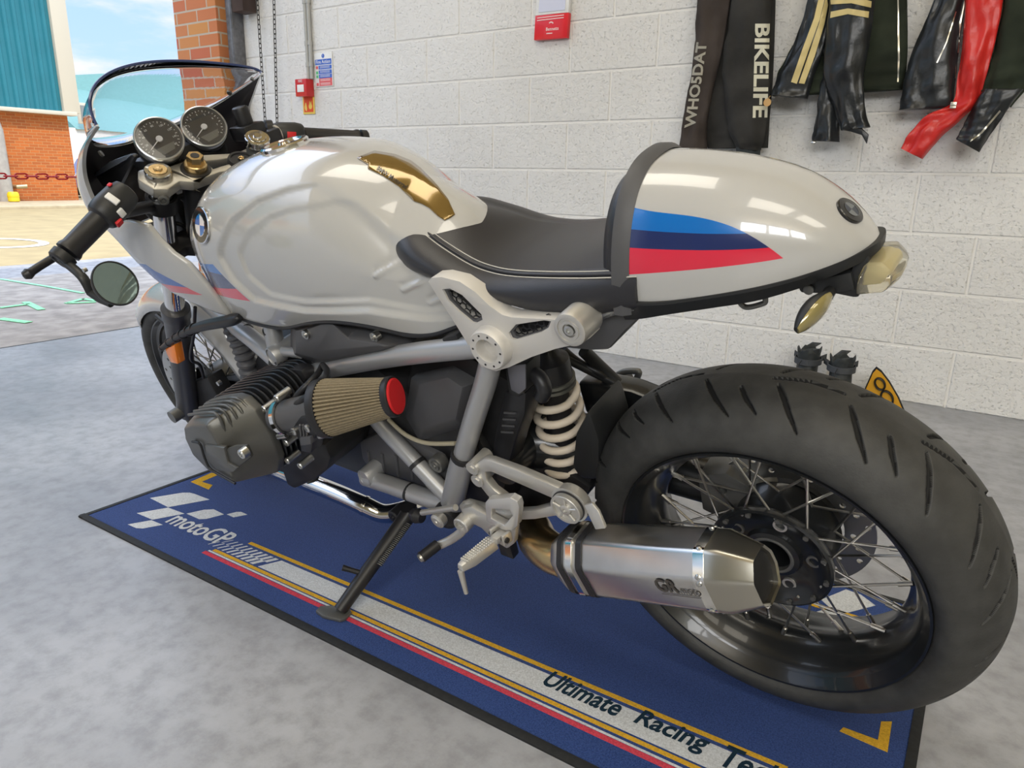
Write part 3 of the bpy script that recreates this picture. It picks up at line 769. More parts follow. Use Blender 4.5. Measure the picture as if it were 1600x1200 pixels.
gp = [[(.000, .014, 0.0029), (.010, .030, 0.0042), (.026, .052, 0.0039), (.050, .076, 0.0016)],
      [(.058, .030, 0.0034), (.070, .048, 0.0039), (.090, .068, 0.0016)],
      [(.095, .004, 0.0030), (.140, -.006, 0.0046), (.185, -.004, 0.0030)],
      [(.100, -.014, 0.0029), (.110, -.030, 0.0042), (.126, -.052, 0.0039), (.150, -.076, 0.0016)],
      [(.158, -.030, 0.0034), (.170, -.048, 0.0039), (.190, -.068, 0.0016)],
      [(.105, .016, 0.0029), (.116, .032, 0.0042), (.132, .056, 0.0039), (.152, .080, 0.0016)],
      [(.005, -.016, 0.0029), (.016, -.032, 0.0042), (.032, -.056, 0.0039), (.052, -.080, 0.0016)]]
tyre('rear_tyre', RW, [(0, .3165), (.028, .3125), (.052, .302), (.072, .286), (.085, .268), (.0895, .254), (.0875, .243), (.081, .2355), (.076, .232)], 1500, gp, 2 * PI / 10, dens=170)
FWc = V((1.56, 0, .2931))
tyre('front_tyre', FWc, [(0, .300), (.02, .297), (.04, .286), (.054, .270), (.060, .256), (.059, .244), (.053, .236), (.047, .232)], 420, gp, 2 * PI / 9, dens=60)

def wheel(name, c, hw, label, hubr, hy, spokes):
    k = hw / .078
    prof = [(hw, .2335), (hw + .0035, .2325), (hw + .003, .229), (hw - .006, .2235), (hw - .016, .216), (.62 * hw, .208), (.35 * hw, .202), (.22 * hw, .1985), (.12 * hw, .1925), (0, .1915)]
    prof = prof + [(-a, r) for a, r in prof[-2::-1]]
    out = [(-hw + .004, .2335), (-hw * .8, .214), (0, .203), (hw * .8, .214), (hw - .004, .2335)]
    g = G(); g.lathe(prof + out, c, Y3, 96, closed=True)
    rim = g.build(name, m_rim, mc, angle=50)
    return rim
rr = wheel('rear_rim', RW, .078, '', .09, .04, 40)
fr = wheel('front_rim', FWc, .048, '', .07, .03, 40)
def spokes(rim, c, n, hr, hy, ry, tan=1.15):
    for i in range(n):
        side = 1 if i % 2 else -1; pair = (i // 2) % 2
        a = 2 * PI * (i + .5) / n; off = tan * (1 if pair else -1) * .42
        p = c + V((math.cos(a + off) * hr, side * hy, math.sin(a + off) * hr))
        q = c + V((math.cos(a) * .1955, side * ry, math.sin(a) * .1955))
        g = G(); g.cyl(p, q, .0021, n=8); d = (q - p).normalized(); g.cyl(q - d * .020, q, .0038, n=8)
        g.build('spoke', m_spoke, rim)
spokes(rr, RW, 40, .082, .030, .012)
spokes(fr, FWc, 40, .055, .030, .008)
# rear hub: dished black flange, hollow axle, bolts
g = G()
g.lathe([(.030, .096), (.036, .096), (.038, .092), (.034, .086), (.026, .080), (.020, .060), (.018, .046), (.026, .043), (.028, .034), (.022, .031), (-.06, .030), (-.07, .06), (-.05, .085), (.0, .07), (.022, .094)], RW, Y3, 64, closed=True)
hub = g.build('rear_hub', m_rim, mc, angle=40)
for k in range(12):
    a = 2 * PI * k / 12 + .15; q = RW + V((math.cos(a) * .087, .034, math.sin(a) * .087))
    g = G(); g.cyl(q, q + Y3 * .006, .0045, n=6); g.build('hub_bolt', m_gun, hub)
for k in range(5):
    a = 2 * PI * k / 5 + .5; q = RW + V((math.cos(a) * .063, .019, math.sin(a) * .063))
    g = G(); g.lathe([(.0, .011), (.004, .011), (.004, .0075), (.0, .0075)], q, Y3, 20, closed=True); g.build('wheel_bolt', m_alu if k % 2 else m_gun, hub)
g = G(); g.lathe([(.020, .030), (.029, .030), (.030, .033), (.029, .0355), (.020, .0355)], RW, Y3, 48, closed=True); g.build('axle_ring', m_gun, hub)
# brake discs with drilled holes
def disc(name, c, y, ri, ro, mt_, holes=True, n=90):
    g = G(); hs = []
    out = circ(c + Y3 * y, X3, Z3, ro, 72); inn = circ(c + Y3 * y, X3, Z3, ri, 48)[::-1]; H = [inn]
    if holes:
        for k in range(30):
            a = 2 * PI * k / 30; r = ri + (ro - ri) * (.28 + .24 * (k % 3)); H.append(circ(c + V((math.cos(a) * r, y, math.sin(a) * r)), X3, Z3, .0048, 10)[::-1])
    g.prism(out, Y3 * -.004, H); return g.build(name, mt_, mc, angle=30)
m_disc = mat('brake_disc_steel', (.42, .42, .41), .32, .9)
rd_ = disc('rear_brake_disc', RW, -.062, .085, .132, m_disc)
disc('front_brake_disc', FWc, .072, .112, .158, m_disc)
g = G(); g.lathe([(-.075, .04), (-.075, .055), (-.05, .06), (.05, .06), (.075, .055), (.075, .02), (.09, .02)], FWc, Y3, 40); g.build('front_hub', m_gun, mc)
g = G(); g.lathe([(.066, .045), (.066, .062), (.076, .062), (.076, .045)], FWc, Y3, 32, closed=True)
for k in range(6):
    a = 2 * PI * k / 6; u = V((math.cos(a), 0, math.sin(a))); g.tube([FWc + u * .05 + Y3 * .072, FWc + u * .118 + Y3 * .070], .008, 8, flat=.5)
g.build('disc_carrier', m_eng, mc)
# rear caliper
q = B(1150, 770, -.05); g = G(); g.prism([V((a, -.035, b)) for a, b in ((q.x + .055, q.z - .045), (q.x + .06, q.z + .03), (q.x + .01, q.z + .05), (q.x - .06, q.z + .02), (q.x - .05, q.z - .03), (q.x, q.z - .06))], (0, -.055, 0), [circ((q.x + .018, -.035, q.z + .012), X3, Z3, .008, 12)[::-1]])
g.build('rear_caliper', m_gun, mc, bevel=.004)
# ------------------------------------------------------------------ tank
tab = smooth_tab([  # X, half width, top, widest height, bottom, bottom half width
    [1.085, .156, .898, .790, .672, .148], [1.04, .170, .927, .797, .658, .152],
    [.98, .175, .946, .800, .650, .152], [.90, .178, .9555, .800, .648, .145], [.80, .175, .957, .795, .676, .15], [.72, .168, .950, .790, .690, .15],
    [.64, .156, .930, .785, .687, .14], [.57, .140, .898, .775, .677, .13], [.52, .127, .872, .765, .679, .12], [.485, .112, .848, .755, .690, .11], [.46, .10, .815, .75, .698, .10], [.43, .09, .795, .745, .705, .09]], 9)
outl = [(a / 1, b / 1) for a, b in XZ([(346, 400), (347, 385), (357, 347), (381, 323), (414, 311), (456, 306.5), (498, 312.5), (534, 326), (570, 347), (600, 371), (640, 420), (690, 470), (712, 505), (690, 530), (640, 520), (560, 495), (470, 490), (396, 470), (366, 437)], .168)]
outl2 = XZ([(376, 400), (375, 392), (384, 368), (408, 344), (432, 336.5), (480, 335), (525, 344), (558, 365), (588, 389), (625, 430), (670, 475), (690, 510), (640, 510), (560, 480), (470, 475), (420, 462), (388, 430)], .165)
def sdist(poly_, X, Z):
    """signed distance (positive inside) of arrays to a polygon"""
    P = np.array(poly_); d = np.full(X.shape, 1e9); ins = np.zeros(X.shape, bool); n = len(P)
    for i in range(n):
        a, b = P[i], P[(i + 1) % n]; e = b - a
        t = np.clip(((X - a[0]) * e[0] + (Z - a[1]) * e[1]) / (e @ e + 1e-12), 0, 1)
        d = np.minimum(d, np.hypot(X - a[0] - t * e[0], Z - a[1] - t * e[1]))
        c = ((a[1] > Z) != (b[1] > Z)) & (X < (b[0] - a[0]) * (Z - a[1]) / (b[1] - a[1] + 1e-12) + a[0]); ins ^= c
    return np.where(ins, d, -d)
def tank_section(t, n1=40, n2=34):
    X, w, zt, zw, zb, wb = t; out = []; bl_r = min(1, max(0, (.72 - X) / .14)); e1 = 2.45 - 1.0 * bl_r; e2 = 2.25 - .85 * bl_r
    for k in range(n1):
        f = (k / (n1 - 1)) * PI / 2
        out.append((w * math.sin(f) ** (2 / e1), zw + (zt - zw) * math.cos(f) ** (2 / e2)))
    for k in range(1, n2):
        s = k / (n2 - 1); out.append((w + (wb - w) * (s ** 2.2), zw + (zb - zw) * s))
    return out
_t = np.array(tab); _x = np.linspace(_t[0, 0], _t[-1, 0], 230); _c = np.stack([np.interp(-_x, -_t[:, 0], _t[:, k]) for k in range(_t.shape[1])], 1)
_k = np.exp(-.5 * (np.arange(-9, 10) / 3.6) ** 2); _k /= _k.sum()
for _q in range(1, _c.shape[1]):
    _p = np.r_[2 * _c[0, _q] - _c[9:0:-1, _q], _c[:, _q], 2 * _c[-1, _q] - _c[-2:-11:-1, _q]]; _c[:, _q] = np.convolve(_p, _k, 'valid')
tab = _c.tolist()
rowsT = [tank_section(t) for t in tab]; nR, nS = len(tab), len(rowsT[0])
Xg = np.array([[t[0]] * nS for t in tab]); Yg = np.array([[p[0] for p in r] for r in rowsT]); Zg = np.array([[p[1] for p in r] for r in rowsT])
sd1 = sdist(outl, Xg, Zg); sd2 = sdist(outl2, Xg, Zg)
sm = lambda v: np.clip(v, 0, 1) ** 2 * (3 - 2 * np.clip(v, 0, 1))
wgt = sm((Yg - .09) / .03)
Yg = Yg - wgt * (.009 * sm((sd1 + .004) / .0095) + .0055 * sm((sd2 + .003) / .0085))
for (x0, z0), (x1, z1) in [XZ(p, .155) for p in ([(572, 440), (627, 413)], [(609, 467), (657, 449)], [(645, 494), (684, 482)])]:
    ex, ez = x1 - x0, z1 - z0; t = np.clip(((Xg - x0) * ex + (Zg - z0) * ez) / (ex * ex + ez * ez), 0, 1)
    d = np.hypot(Xg - x0 - t * ex, Zg - z0 - t * ez); Yg += wgt * .004 * np.exp(-(d / .0045) ** 2) - wgt * .004 * np.exp(-(np.hypot(Xg - x0 - t * ex, Zg - z0 - .009 - t * ez) / .005) ** 2)
g = G(); secs = []
for i in range(nR):
    L = [V((Xg[i, j], Yg[i, j], Zg[i, j])) for j in range(nS)]
    R_ = [V((p.x, -p.y, p.z)) for p in L[1:]]
    secs.append(R_[::-1] + L)
g.loft(secs, closed=False, cap=False)
# close the front face with a rounded nose, and the belly
n_ = len(secs[0]); g2 = [[V((1.085 + .046 * math.sin(f), p.y * math.cos(f), .785 + (p.z - .785) * math.cos(f))) for p in secs[0]] for f in [PI / 2 * k / 8 * .985 for k in range(8, -1, -1)]]
g.loft(g2, closed=False, cap=False)
for s0, s1 in zip(g2[:-1], g2[1:]): g.add([s0[0], s0[-1], s1[-1], s1[0]], [(0, 1, 2, 3)])
for s0, s1 in zip(secs[:-1], secs[1:]): g.add([s0[0], s0[-1], s1[-1], s1[0]], [(0, 1, 2, 3)])
tA = fitp([(313, 410), (347, 412)], .16, 1); tB = fitp([(317, 425), (360, 430)], .16, 1); tC = fitp([(328, 445), (377, 450)], .16, 1); tD = fitp([(336, 458), (402, 471)], .155, 1)
eA = XZ([(347, 412), (402, 471)], .158)
ek = (eA[1][0] - eA[0][0]) / (eA[1][1] - eA[0][1]); ec = eA[0][0] - ek * eA[0][1]
def tank_stripes(x, y, z):
    edge = x.gt(z * ek + ec) * y.gt(.02)
    a, b, c, d = (z - poly(x, p) for p in (tA, tB, tC, tD))
    return [(edge * a.lt(0) * b.gt(0), LB), (edge * b.lt(0) * c.gt(0), DB), (edge * c.lt(0) * d.gt(0), RD)]
tank = g.build('fuel_tank', m_badge, mc, angle=60)
tbv = bvh_of(tank)
tA, tB, tC, tD = (hfit(tbv, p, 1) for p in ([(313, 410), (347, 412)], [(317, 425), (360, 430)], [(328, 445), (377, 450)], [(338, 458), (402, 471)]))
tank.data.materials[0] = paint('tank_paint', tank_stripes)
# knee pad decal with the ceiling's gold reflection painted in, its lettering, roundel, filler cap
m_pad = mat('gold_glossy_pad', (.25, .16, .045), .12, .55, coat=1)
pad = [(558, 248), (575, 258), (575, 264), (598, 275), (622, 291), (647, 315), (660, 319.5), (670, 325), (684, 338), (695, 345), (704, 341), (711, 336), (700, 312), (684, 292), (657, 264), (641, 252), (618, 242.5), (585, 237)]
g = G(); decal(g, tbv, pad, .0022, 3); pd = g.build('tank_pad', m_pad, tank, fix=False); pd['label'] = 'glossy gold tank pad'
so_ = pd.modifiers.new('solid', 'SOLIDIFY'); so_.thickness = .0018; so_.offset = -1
g = G(); text_decal(g, tbv, 'BMW Motorrad', (588, 268), (634, 298), 8, .0036, bold=.01); g.build('pad_lettering', m_badge, pd, fix=False)
l, nn = hit(tbv, 315, 352); roundel('tank_roundel', l, nn, Z3, .034, tank)
g = G(); q = V((.905, 0, .9545)); nz = V((.06, 0, 1)).normalized()
g.lathe([(-.004, .046), (.004, .046), (.007, .043), (.007, .036), (.004, .034), (.004, .012), (.008, .010), (.008, .0)], q, nz, 40); g.build('filler_cap', m_chrome, tank)
# ------------------------------------------------------------------ tail cowl
tt = smooth_tab([[.152, .120, .9365, .780], [.12, .119, .936, .787], [.085, .116, .9335, .794], [.044, .110, .928, .803], [0, .099, .918, .812], [-.035, .085, .9045, .820], [-.065, .068, .886, .827], [-.088, .049, .866, .832], [-.103, .030, .850, .836], [-.110, .014, .842, .838]], 7)
def tail_sec(X, w, zt, zb, s=1.0, dz=0, n=22, bow=True):
    out = []
    for k in range(-n, n + 1):
        f = k / n * PI / 2; y = w * abs(math.sin(f)) ** (2 / 2.5) * (1 if f > 0 else -1); c = math.cos(f) ** (2 / 2.1)
        out.append(V((X, y * s, zb + (zt - zb) * c + dz)))
    return out
g = G(); secs = []
for X, w, zt, zb in tt: secs.append(tail_sec(X, w, zt, zb))
# flare the lower sides so they drop a little straight
g.loft(secs, closed=False, cap=False)
for s0, s1 in zip(secs[:-1], secs[1:]): g.add([s0[0], s0[-1], s1[-1], s1[0]], [(0, 1, 2, 3)])
pT = fitp([(977, 329), (1019, 330), (1065, 336), (1106, 342), (1140, 353), (1168, 365), (1201, 387), (1225, 404)], .108, 4)
pB1 = fitp([(973, 364), (1168, 365)], .108, 1); pB2 = fitp([(971, 395), (1201, 387)], .108, 1); pB3 = fitp([(981, 429), (1128, 417), (1225, 404)], .108, 2)
def tail_stripes(x, y, z):
    on = (z - poly(x, pT)).lt(0) * y.gt(0) * x.gt(XE)
    a, b, c = (z - poly(x, p) for p in (pB1, pB2, pB3))
    return [(on * a.gt(0), LB), (on * a.lt(0) * b.gt(0), DB), (on * b.lt(0) * c.gt(0), RD)]
tail = g.build('tail_cowl', m_badge, mc, angle=60)
bvt = bvh_of(tail)
pT = hfit(bvt, [(977, 329), (1019, 330), (1065, 336), (1106, 342), (1140, 353), (1168, 365), (1201, 387), (1225, 404)], 3)
pB1, pB2, pB3 = hfit(bvt, [(974, 364), (1070, 364), (1168, 365)], 2), hfit(bvt, [(973, 395), (1090, 391), (1201, 387)], 2), hfit(bvt, [(983, 429), (1128, 417), (1224, 403.5)], 2)
XE = hit(bvt, 1225, 404)[0].x
tail.data.materials[0] = paint('tail_paint', tail_stripes)
l, nn = hit(bvt, 1327, 330)
if l is not None: roundel('tail_roundel', l, nn, V((.3, 0, 1)), .0175, tail, dark=True)
# black surround: front hoop and the tray under the cowl
hoop = tail_sec(.155, .122, .938, .770)
hoop_o = [V((p.x + .0, p.y * 1.05, .770 + (p.z - .770) * 1.035)) for p in hoop]
g = G(); g.loft([[p + V((.012, 0, 0)) for p in hoop_o], hoop_o, [p + V((-.010, 0, 0)) for p in hoop], [V((p.x + .012, p.y * .92, .776 + (p.z - .776) * .93)) for p in hoop]], closed=False, cap=False)
g.build('cowl_hoop', m_airbox, mc, angle=40)
m_tray = mat('satin_black_tray', (.02, .021, .022), .45)
tr = [(.165, .124, .800, .752), (.14, .124, .790, .757), (.10, .121, .7935, .768), (.05, .112, .803, .779), (0, .101, .813, .790), (-.04, .085, .8215, .802), (-.07, .066, .829, .812), (-.092, .047, .835, .820), (-.110, .028, .842, .828), (-.116, .012, .843, .832)]
g = G(); g.loft([[V((x, -w, zt)), V((x, -w * 1.0, zt - .004)), V((x, -w * .86, zb)), V((x, w * .86, zb)), V((x, w * 1.0, zt - .004)), V((x, w, zt))] for x, w, zt, zb in smooth_tab([list(t) for t in tr], 5)], closed=True)
g.build('tail_tray', m_tray, mc, angle=30)
# subframe cover below the seat: black body and grey rail
g = G()
o_ = XZ([(880, 545), (905, 500), (1000, 480), (1080, 470), (1040, 482), (1005, 492), (975, 520), (950, 548), (925, 549)], .105)
g.prism([V((a, .105, b)) for a, b in o_], (0, -.21, 0)); g.build('under_tail', m_airbox, mc, bevel=.008)
g = G(); o_ = XZ([(915, 505), (938, 488), (985, 478), (1022, 477), (1000, 486), (960, 492), (925, 509)], .118); g.prism([V((a, .118, b)) for a, b in o_], (0, -.02, 0)); g.build('subframe_rail', m_frame, mc, bevel=.004)
# back pad in front of the cowl
secp = []
for i, (x, s, k) in enumerate(((.150, .97, .96), (.175, .97, .96), (.190, .90, .90), (.197, .70, .75))):
    secp.append([V((x, p.y * s, .79 + (p.z - .79) * k)) for p in tail_sec(.15, .116, .932, .79)])
g = G(); g.loft(secp, closed=False, cap=False); g.add(secp[-1], [tuple(range(len(secp[-1])))]); g.build('back_pad', m_leather, mc, angle=60)
# ------------------------------------------------------------------ seat
st = smooth_tab([  # X, half width, seam half width, seam height, centre top, bottom, widest height
    [.594, .075, .045, .834, .838, .800, .815], [.577, .098, .053, .844, .848, .792, .815], [.54, .117, .064, .842, .850, .785, .812], [.49, .127, .077, .824, .838, .782, .802], [.43, .131, .087, .804, .808, .775, .787],
    [.385, .133, .094, .798, .800, .765, .781], [.34, .134, .100, .799, .802, .757, .780], [.28, .135, .107, .806, .812, .752, .782], [.22, .134, .112, .814, .828, .758, .787], [.17, .131, .114, .821, .845, .768, .792], [.135, .126, .112, .825, .853, .776, .796]], 7)
def seat_sec(t):
    X, w, ws, zs, zt, zb, zw = t; H = []
    for k in range(9): f = k / 8; H.append((ws * f, zt + (zs - zt) * f * f))
    H.append((ws + .0015, zs - .002))
    for k in range(1, 9):
        f = k / 8; H.append((ws + (w - ws) * math.sin(f * PI / 2), zs - .002 + (zw - zs) * (1 - math.cos(f * PI / 2))))
    for k in range(1, 7):
        f = k / 6; H.append((w - (w * .16) * f ** 2, zw + (zb - zw) * math.sin(f * PI / 2)))
    return [V((X, -a, b)) for a, b in H[:0:-1]] + [V((X, a, b)) for a, b in H]
secs = [seat_sec(t) for t in st]
g = G(); g.loft(secs, closed=True, cap=True); seat = g.build('seat', m_leather, mc, angle=70)
for off_, nm in ((-.006, 'upper'), (.0065, 'lower')):
    g = G(); pts = []
    for t in st:
        X, w, ws, zs = t[0], t[1], t[2], t[3]
        pts.append(V((X, ws + off_ * (.9 if off_ > 0 else 1), zs + .0016 - (.0040 if off_ > 0 else 0))))
    pts = spline(pts, 12)
    acc = 0; i = 0
    while i < len(pts) - 3:
        g.tube([pts[i], pts[i + 2]], .0010, 5); i += 3
    sti = g.build('stitching', m_thread, seat); sti['kind'] = 'stuff'
g = G(); g.tube([V((t[0], t[2] + .0008, t[3] - .0005)) for t in st], .0022, 8); g.build('seam_piping', m_leather, seat)
# ------------------------------------------------------------------ tail light, indicators, hook
m_lens, nt, bs = newmat('clear_lens'); bs.inputs['Base Color'].default_value = (.92, .88, .74, 1); bs.inputs['Roughness'].default_value = .04; bs.inputs['Transmission Weight'].default_value = .85; bs.inputs['IOR'].default_value = 1.3
pr_ = XZ([(1341, 463), (1345, 434), (1355, 414), (1388, 413), (1405, 431), (1400, 446), (1386, 459)], .034)
lt = empty_t = None
g = G()
cx_ = sum(a for a, _ in pr_) / len(pr_); cz_ = sum(b for _, b in pr_) / len(pr_)
secs = []
for y, k in ((.036, .86), (.032, .97), (.015, 1.03), (0, 1.05), (-.015, 1.03), (-.032, .97), (-.036, .86)): secs.append([V((cx_ + (a - cx_) * k + (.004 if abs(y) > .03 else 0), y, cz_ + (b - cz_) * k)) for a, b in pr_])
g.loft(secs); tl_ = g.build('tail_light', m_lens, mc, bevel=.003, angle=40)
g = G(); secs = [[V((cx_ + .006 + (a - cx_) * .62, y, cz_ + .001 + (b - cz_) * .62)) for a, b in pr_] for y in (.022, -.022)]
g.loft(secs); g.build('reflector', mat('warm_reflector', (.72, .62, .30), .3, .5), tl_, bevel=.002)
g = G(); o_ = XZ([(1342, 400), (1358, 394), (1361, 402), (1347, 432), (1344, 462), (1335, 462), (1300, 455), (1300, 440), (1325, 432)], .024); g.prism([V((a, .030, b)) for a, b in o_], (0, -.06, 0)); g.build('light_bracket', m_tray, mc, bevel=.003)
g = G(); o_ = XZ([(1243, 444), (1330, 425), (1336, 455), (1300, 461), (1250, 459)], .035); g.prism([V((a, .035, b)) for a, b in o_], (0, -.07, 0)); g.build('rear_bracket', m_tray, mc, bevel=.004)
q = B(1264, 452, .0365); g = G(); g.lathe([(0, .006), (.003, .006), (.004, .004)], q, Y3, 16); g.build('bracket_bolt', m_gun, mc)
def pod(a, b, w, h, nm, lens, parent, back):
    """indicator: elongated shell from a to b with its lens facing away from 'back'"""
    a, b = V(a), V(b); d = (b - a).normalized(); bk = V(back); bk = (bk - d * bk.dot(d)).normalized(); sd = d.cross(bk)
    n = 12; S = []; S2 = []
    for i in range(n + 1):
        t = i / n; k = max(.06, math.sin(PI * (.06 + .88 * t)) ** .55) * (1 - .25 * t * t); c = a + (b - a) * t
        S.append([c + sd * (math.cos(f) * w * k) + bk * (math.sin(f) * h * k) for f in [PI * j / 10 for j in range(11)]])
        S2.append([c + sd * (math.cos(f) * w * k * .93) + bk * (math.sin(f) * h * .55 * k) for f in [PI + PI * j / 10 for j in range(11)]])
    g = G(); g.loft(S, closed=True, cap=True); o = g.build(nm, m_tray, parent, angle=50)
    g = G(); g.loft(S2, closed=True, cap=True); g.build('lens', lens, o, angle=50); return o
m_smoke = mat('clear_amber_lens', (.30, .25, .10), .1, .2, coat=1)
ind = pod(B(1297, 462, .075), B(1246, 517, .125), .017, .016, 'rear_indicator', m_smoke, mc, V((1, .35, -.1)))
g = G(); g.cyl(B(1297, 455, .03), B(1290, 466, .08), .007); g.build('stalk', m_tray, ind)
g = G(); hp = [B(a, b, .06) for a, b in ((1151, 457), (1153, 466), (1160, 477), (1170, 480), (1190, 475), (1196, 470), (1193, 452))]
g.tube(spline(hp, 5), .0035, 10); g.build('tie_hook', m_gun, mc)
# ------------------------------------------------------------------ frame
def BP(*pts): return [B(a, b, Y) for a, b, Y in pts]
def tube_part(name, pts, r, m, parent=mc, n=18, sp=0, **k):
    g = G(); g.tube(spline(pts, sp) if sp else pts, r, n, **k); return g.build(name, m, parent, angle=50)
def open_end(c, ax, r, parent, m=None):
    """open tube mouth: bright rim and a dark bore"""
    ax = V(ax).normalized(); g = G()
    g.lathe([(-.02, r), (.004, r), (.005, r * .97), (.005, r * .86), (.003, r * .83), (-.018, r * .80)], c, ax, 28)
    o = g.build('tube_mouth', m or m_frame, parent)
    return o
fr_up = tube_part('frame_rail', BP((478, 585, .125), (520, 575, .130), (580, 563, .135), (650, 552, .138), (752, 541, .135)), .0185, m_frame, sp=4)
tube_part('frame_rail', [V((p.x, -p.y, p.z)) for p in BP((478, 585, .125), (520, 575, .130), (580, 563, .135), (650, 552, .138), (752, 541, .135))], .0185, m_frame, sp=4)
fr_post = tube_part('frame_post', BP((768, 560, .125), (758, 600, .130), (742, 650, .137), (727, 700, .143), (716, 745, .146), (706, 792, .147)), .0185, m_frame, sp=5)
g = G(); g.tube(BP((725, 712, .1435), (716, 745, .146), (705, 795, .147)), .0225, 20); g.build('post_sleeve', m_frame, fr_post)
g = G(); q = BP((725.5, 708, .1435), (724, 714, .1435)); g.tube(q, .0232, 20); g.build('clamp_band', m_eng, fr_post)
tube_part('frame_post', [V((p.x, -p.y, p.z)) for p in BP((768, 560, .125), (742, 650, .137), (727, 700, .143), (706, 792, .147))], .0185, m_frame, sp=5)
fd = tube_part('frame_brace', BP((560, 612, .10), (592, 660, .115), (640, 712, .130), (672, 746, .137), (712, 788, .145)), .0165, m_frame, sp=4)
for a, b in (((650, 722), (654, 727)), ((676, 750), (680, 755))):
    g = G(); g.tube(BP((*a, .133), (*b, .134)), .0178, 20); g.build('clamp_band', m_eng if a[0] < 660 else m_gun, fd)
fl2 = tube_part('frame_lower_tube', BP((572, 746, .135), (610, 758, .138), (650, 772, .142), (700, 788, .146)), .0190, m_frame, sp=3)
g = G(); g.tube(BP((639, 768, .141), (643, 770, .141)), .0202, 20); g.build('clamp_band', m_eng, fl2)
q = B(571, 746, .15); open_end(q, (.1, 1, .05), .020, fl2)
g = G(); g.cyl(q, q - Y3 * .06, .020); g.build('cross_tube', m_frame, fl2)
ff = tube_part('frame_downtube', BP((300, 452, .05), (350, 495, .085), (395, 530, .11), (432, 562, .125)), .0195, m_frame, sp=3)
g = G(); g.tube(BP((380, 516, .1), (384, 520, .1)), .021, 20); g.build('clamp_band', m_eng, ff)
f2 = tube_part('frame_strut', BP((424, 500, .11), (428, 525, .118), (433, 552, .125)), .0185, m_frame)
g = G(); g.tube(BP((425, 515, .115), (425.6, 518, .115)), .0195, 20); g.build('clamp_band', m_eng, f2)
q = B(427, 557, .145); oe = open_end(q, (.15, 1, .0), .0215, f2); g = G(); g.cyl(q, q - Y3 * .08, .0215); g.build('cross_tube', m_frame, f2)
g = G(); g.tube(BP((436, 548, .128), (470, 552, .13)), .011, 14); g.build('stay', m_frame, f2)
# black foot at the bottom of the frame post
g = G(); q = B(703, 797, .15); g.lathe([(-.03, .018), (-.02, .026), (.012, .028), (.026, .024), (.032, .01)], q, (-.25, 1, -.1), 20); g.build('frame_foot_cap', m_hose, mc)

# cast aluminium side plate with two mesh-filled windows, boss and rear mount
pl = XZ([(669, 440), (674, 434), (690, 433), (718, 440), (742, 456), (765, 478), (785, 492), (800, 496), (860, 499), (905, 503), (921, 507), (922, 528), (910, 536), (868, 545), (830, 558), (795, 574), (775, 580), (752, 573), (739, 553), (725, 528), (705, 496), (684, 464)], .150)
h1 = XZ([(691, 452), (703, 451), (722, 461), (752, 491), (754, 500), (744, 505), (738, 504), (716, 486), (700, 470)], .150); h2 = XZ([(795, 520), (806, 507), (850, 500.5), (861, 502), (857, 512), (846, 519), (806, 531), (799, 529)], .150)
def P3(poly_, y): return [V((a, y, b)) for a, b in poly_]
g = G(); g.prism(P3(pl, .150), (0, -.026, 0), [P3(h1, .150), P3(h2, .150)]); plate = g.build('side_plate', m_alum, mc, bevel=.0035, seg=3)
for hh in (h1, h2):
    cxx = sum(a for a, _ in hh) / len(hh); czz = sum(b for _, b in hh) / len(hh)
    big = [(cxx + (a - cxx) * 1.12, czz + (b - czz) * 1.12) for a, b in hh]; sm_ = [(cxx + (a - cxx) * .86, czz + (b - czz) * .86) for a, b in hh]
    g = G(); g.prism(P3(big, .128), (0, -.003, 0)); bk = g.build('window_back', m_eng, plate)
    g = G(); g.prism(P3(big, .1465), (0, -.006, 0), [P3(sm_, .1465)[::-1]]); g.build('window_frame', m_airbox, plate, bevel=.001)
    g = G(); xs = [a for a, _ in hh]; zs = [b for _, b in hh]
    r = .0062; j = 0; z = min(zs)
    while z < max(zs) + r:
        x = min(xs) + (r * .87 if j % 2 else 0)
        while x < max(xs) + r:
            if float(sdist(sm_, np.array([x]), np.array([z]))[0]) > -.001:
                g.tube([V((x + r * math.cos(PI / 6 + k * PI / 3), .138, z + r * math.sin(PI / 6 + k * PI / 3))) for k in range(6)], .0011, 5, closed=True)
            x += r * 1.74
        z += r * 1.5; j += 1
    g.build('honeycomb_mesh', m_hose, plate)
q = B(760, 549, .168)
g = G(); g.lathe([(-.045, .034), (-.012, .0335), (-.003, .0325), (0, .0305), (0, .0195), (-.004, .0185), (-.03, .0175), (-.03, .0)], q, Y3, 44); boss = g.build('pivot_boss', m_alum, plate)
for k in range(10):
    a = 2 * PI * k / 10; p = q + V((math.cos(a) * .0255, .0004, math.sin(a) * .0255)); g = G(); g.cyl(p - Y3 * .004, p, .0018, n=10); g.build('dowel_hole', m_eng, boss)
q = B(889, 517, .168)
g = G(); g.lathe([(-.045, .0245), (-.006, .0245), (-.001, .0235), (0, .0215), (0, .018), (-.0015, .0175), (-.0015, .0145), (0, .014), (0, .010), (-.004, .0095), (-.004, 0)], q, Y3, 40); rb = g.build('rear_mount', m_alu, plate)
g = G(); g.lathe([(-.004, .0075), (.001, .0075), (.0015, .0065), (.0015, .004), (-.002, .0035), (-.002, 0)], q, Y3, 20); g.build('mount_bolt', m_bolt, rb)
# tank underside seal and small clip
g = G(); g.prism(P3(XZ([(690, 530), (712, 523), (716, 531), (694, 538)], .142), .142), (0, -.02, 0)); g.build('tank_clip', m_eng, mc, bevel=.002)
g = G(); g.tube([V((t[0], t[5] + .001, t[4] + .0005)) for t in tab[20:-6]], .004, 8); g.build('tank_seal', m_hose, mc)

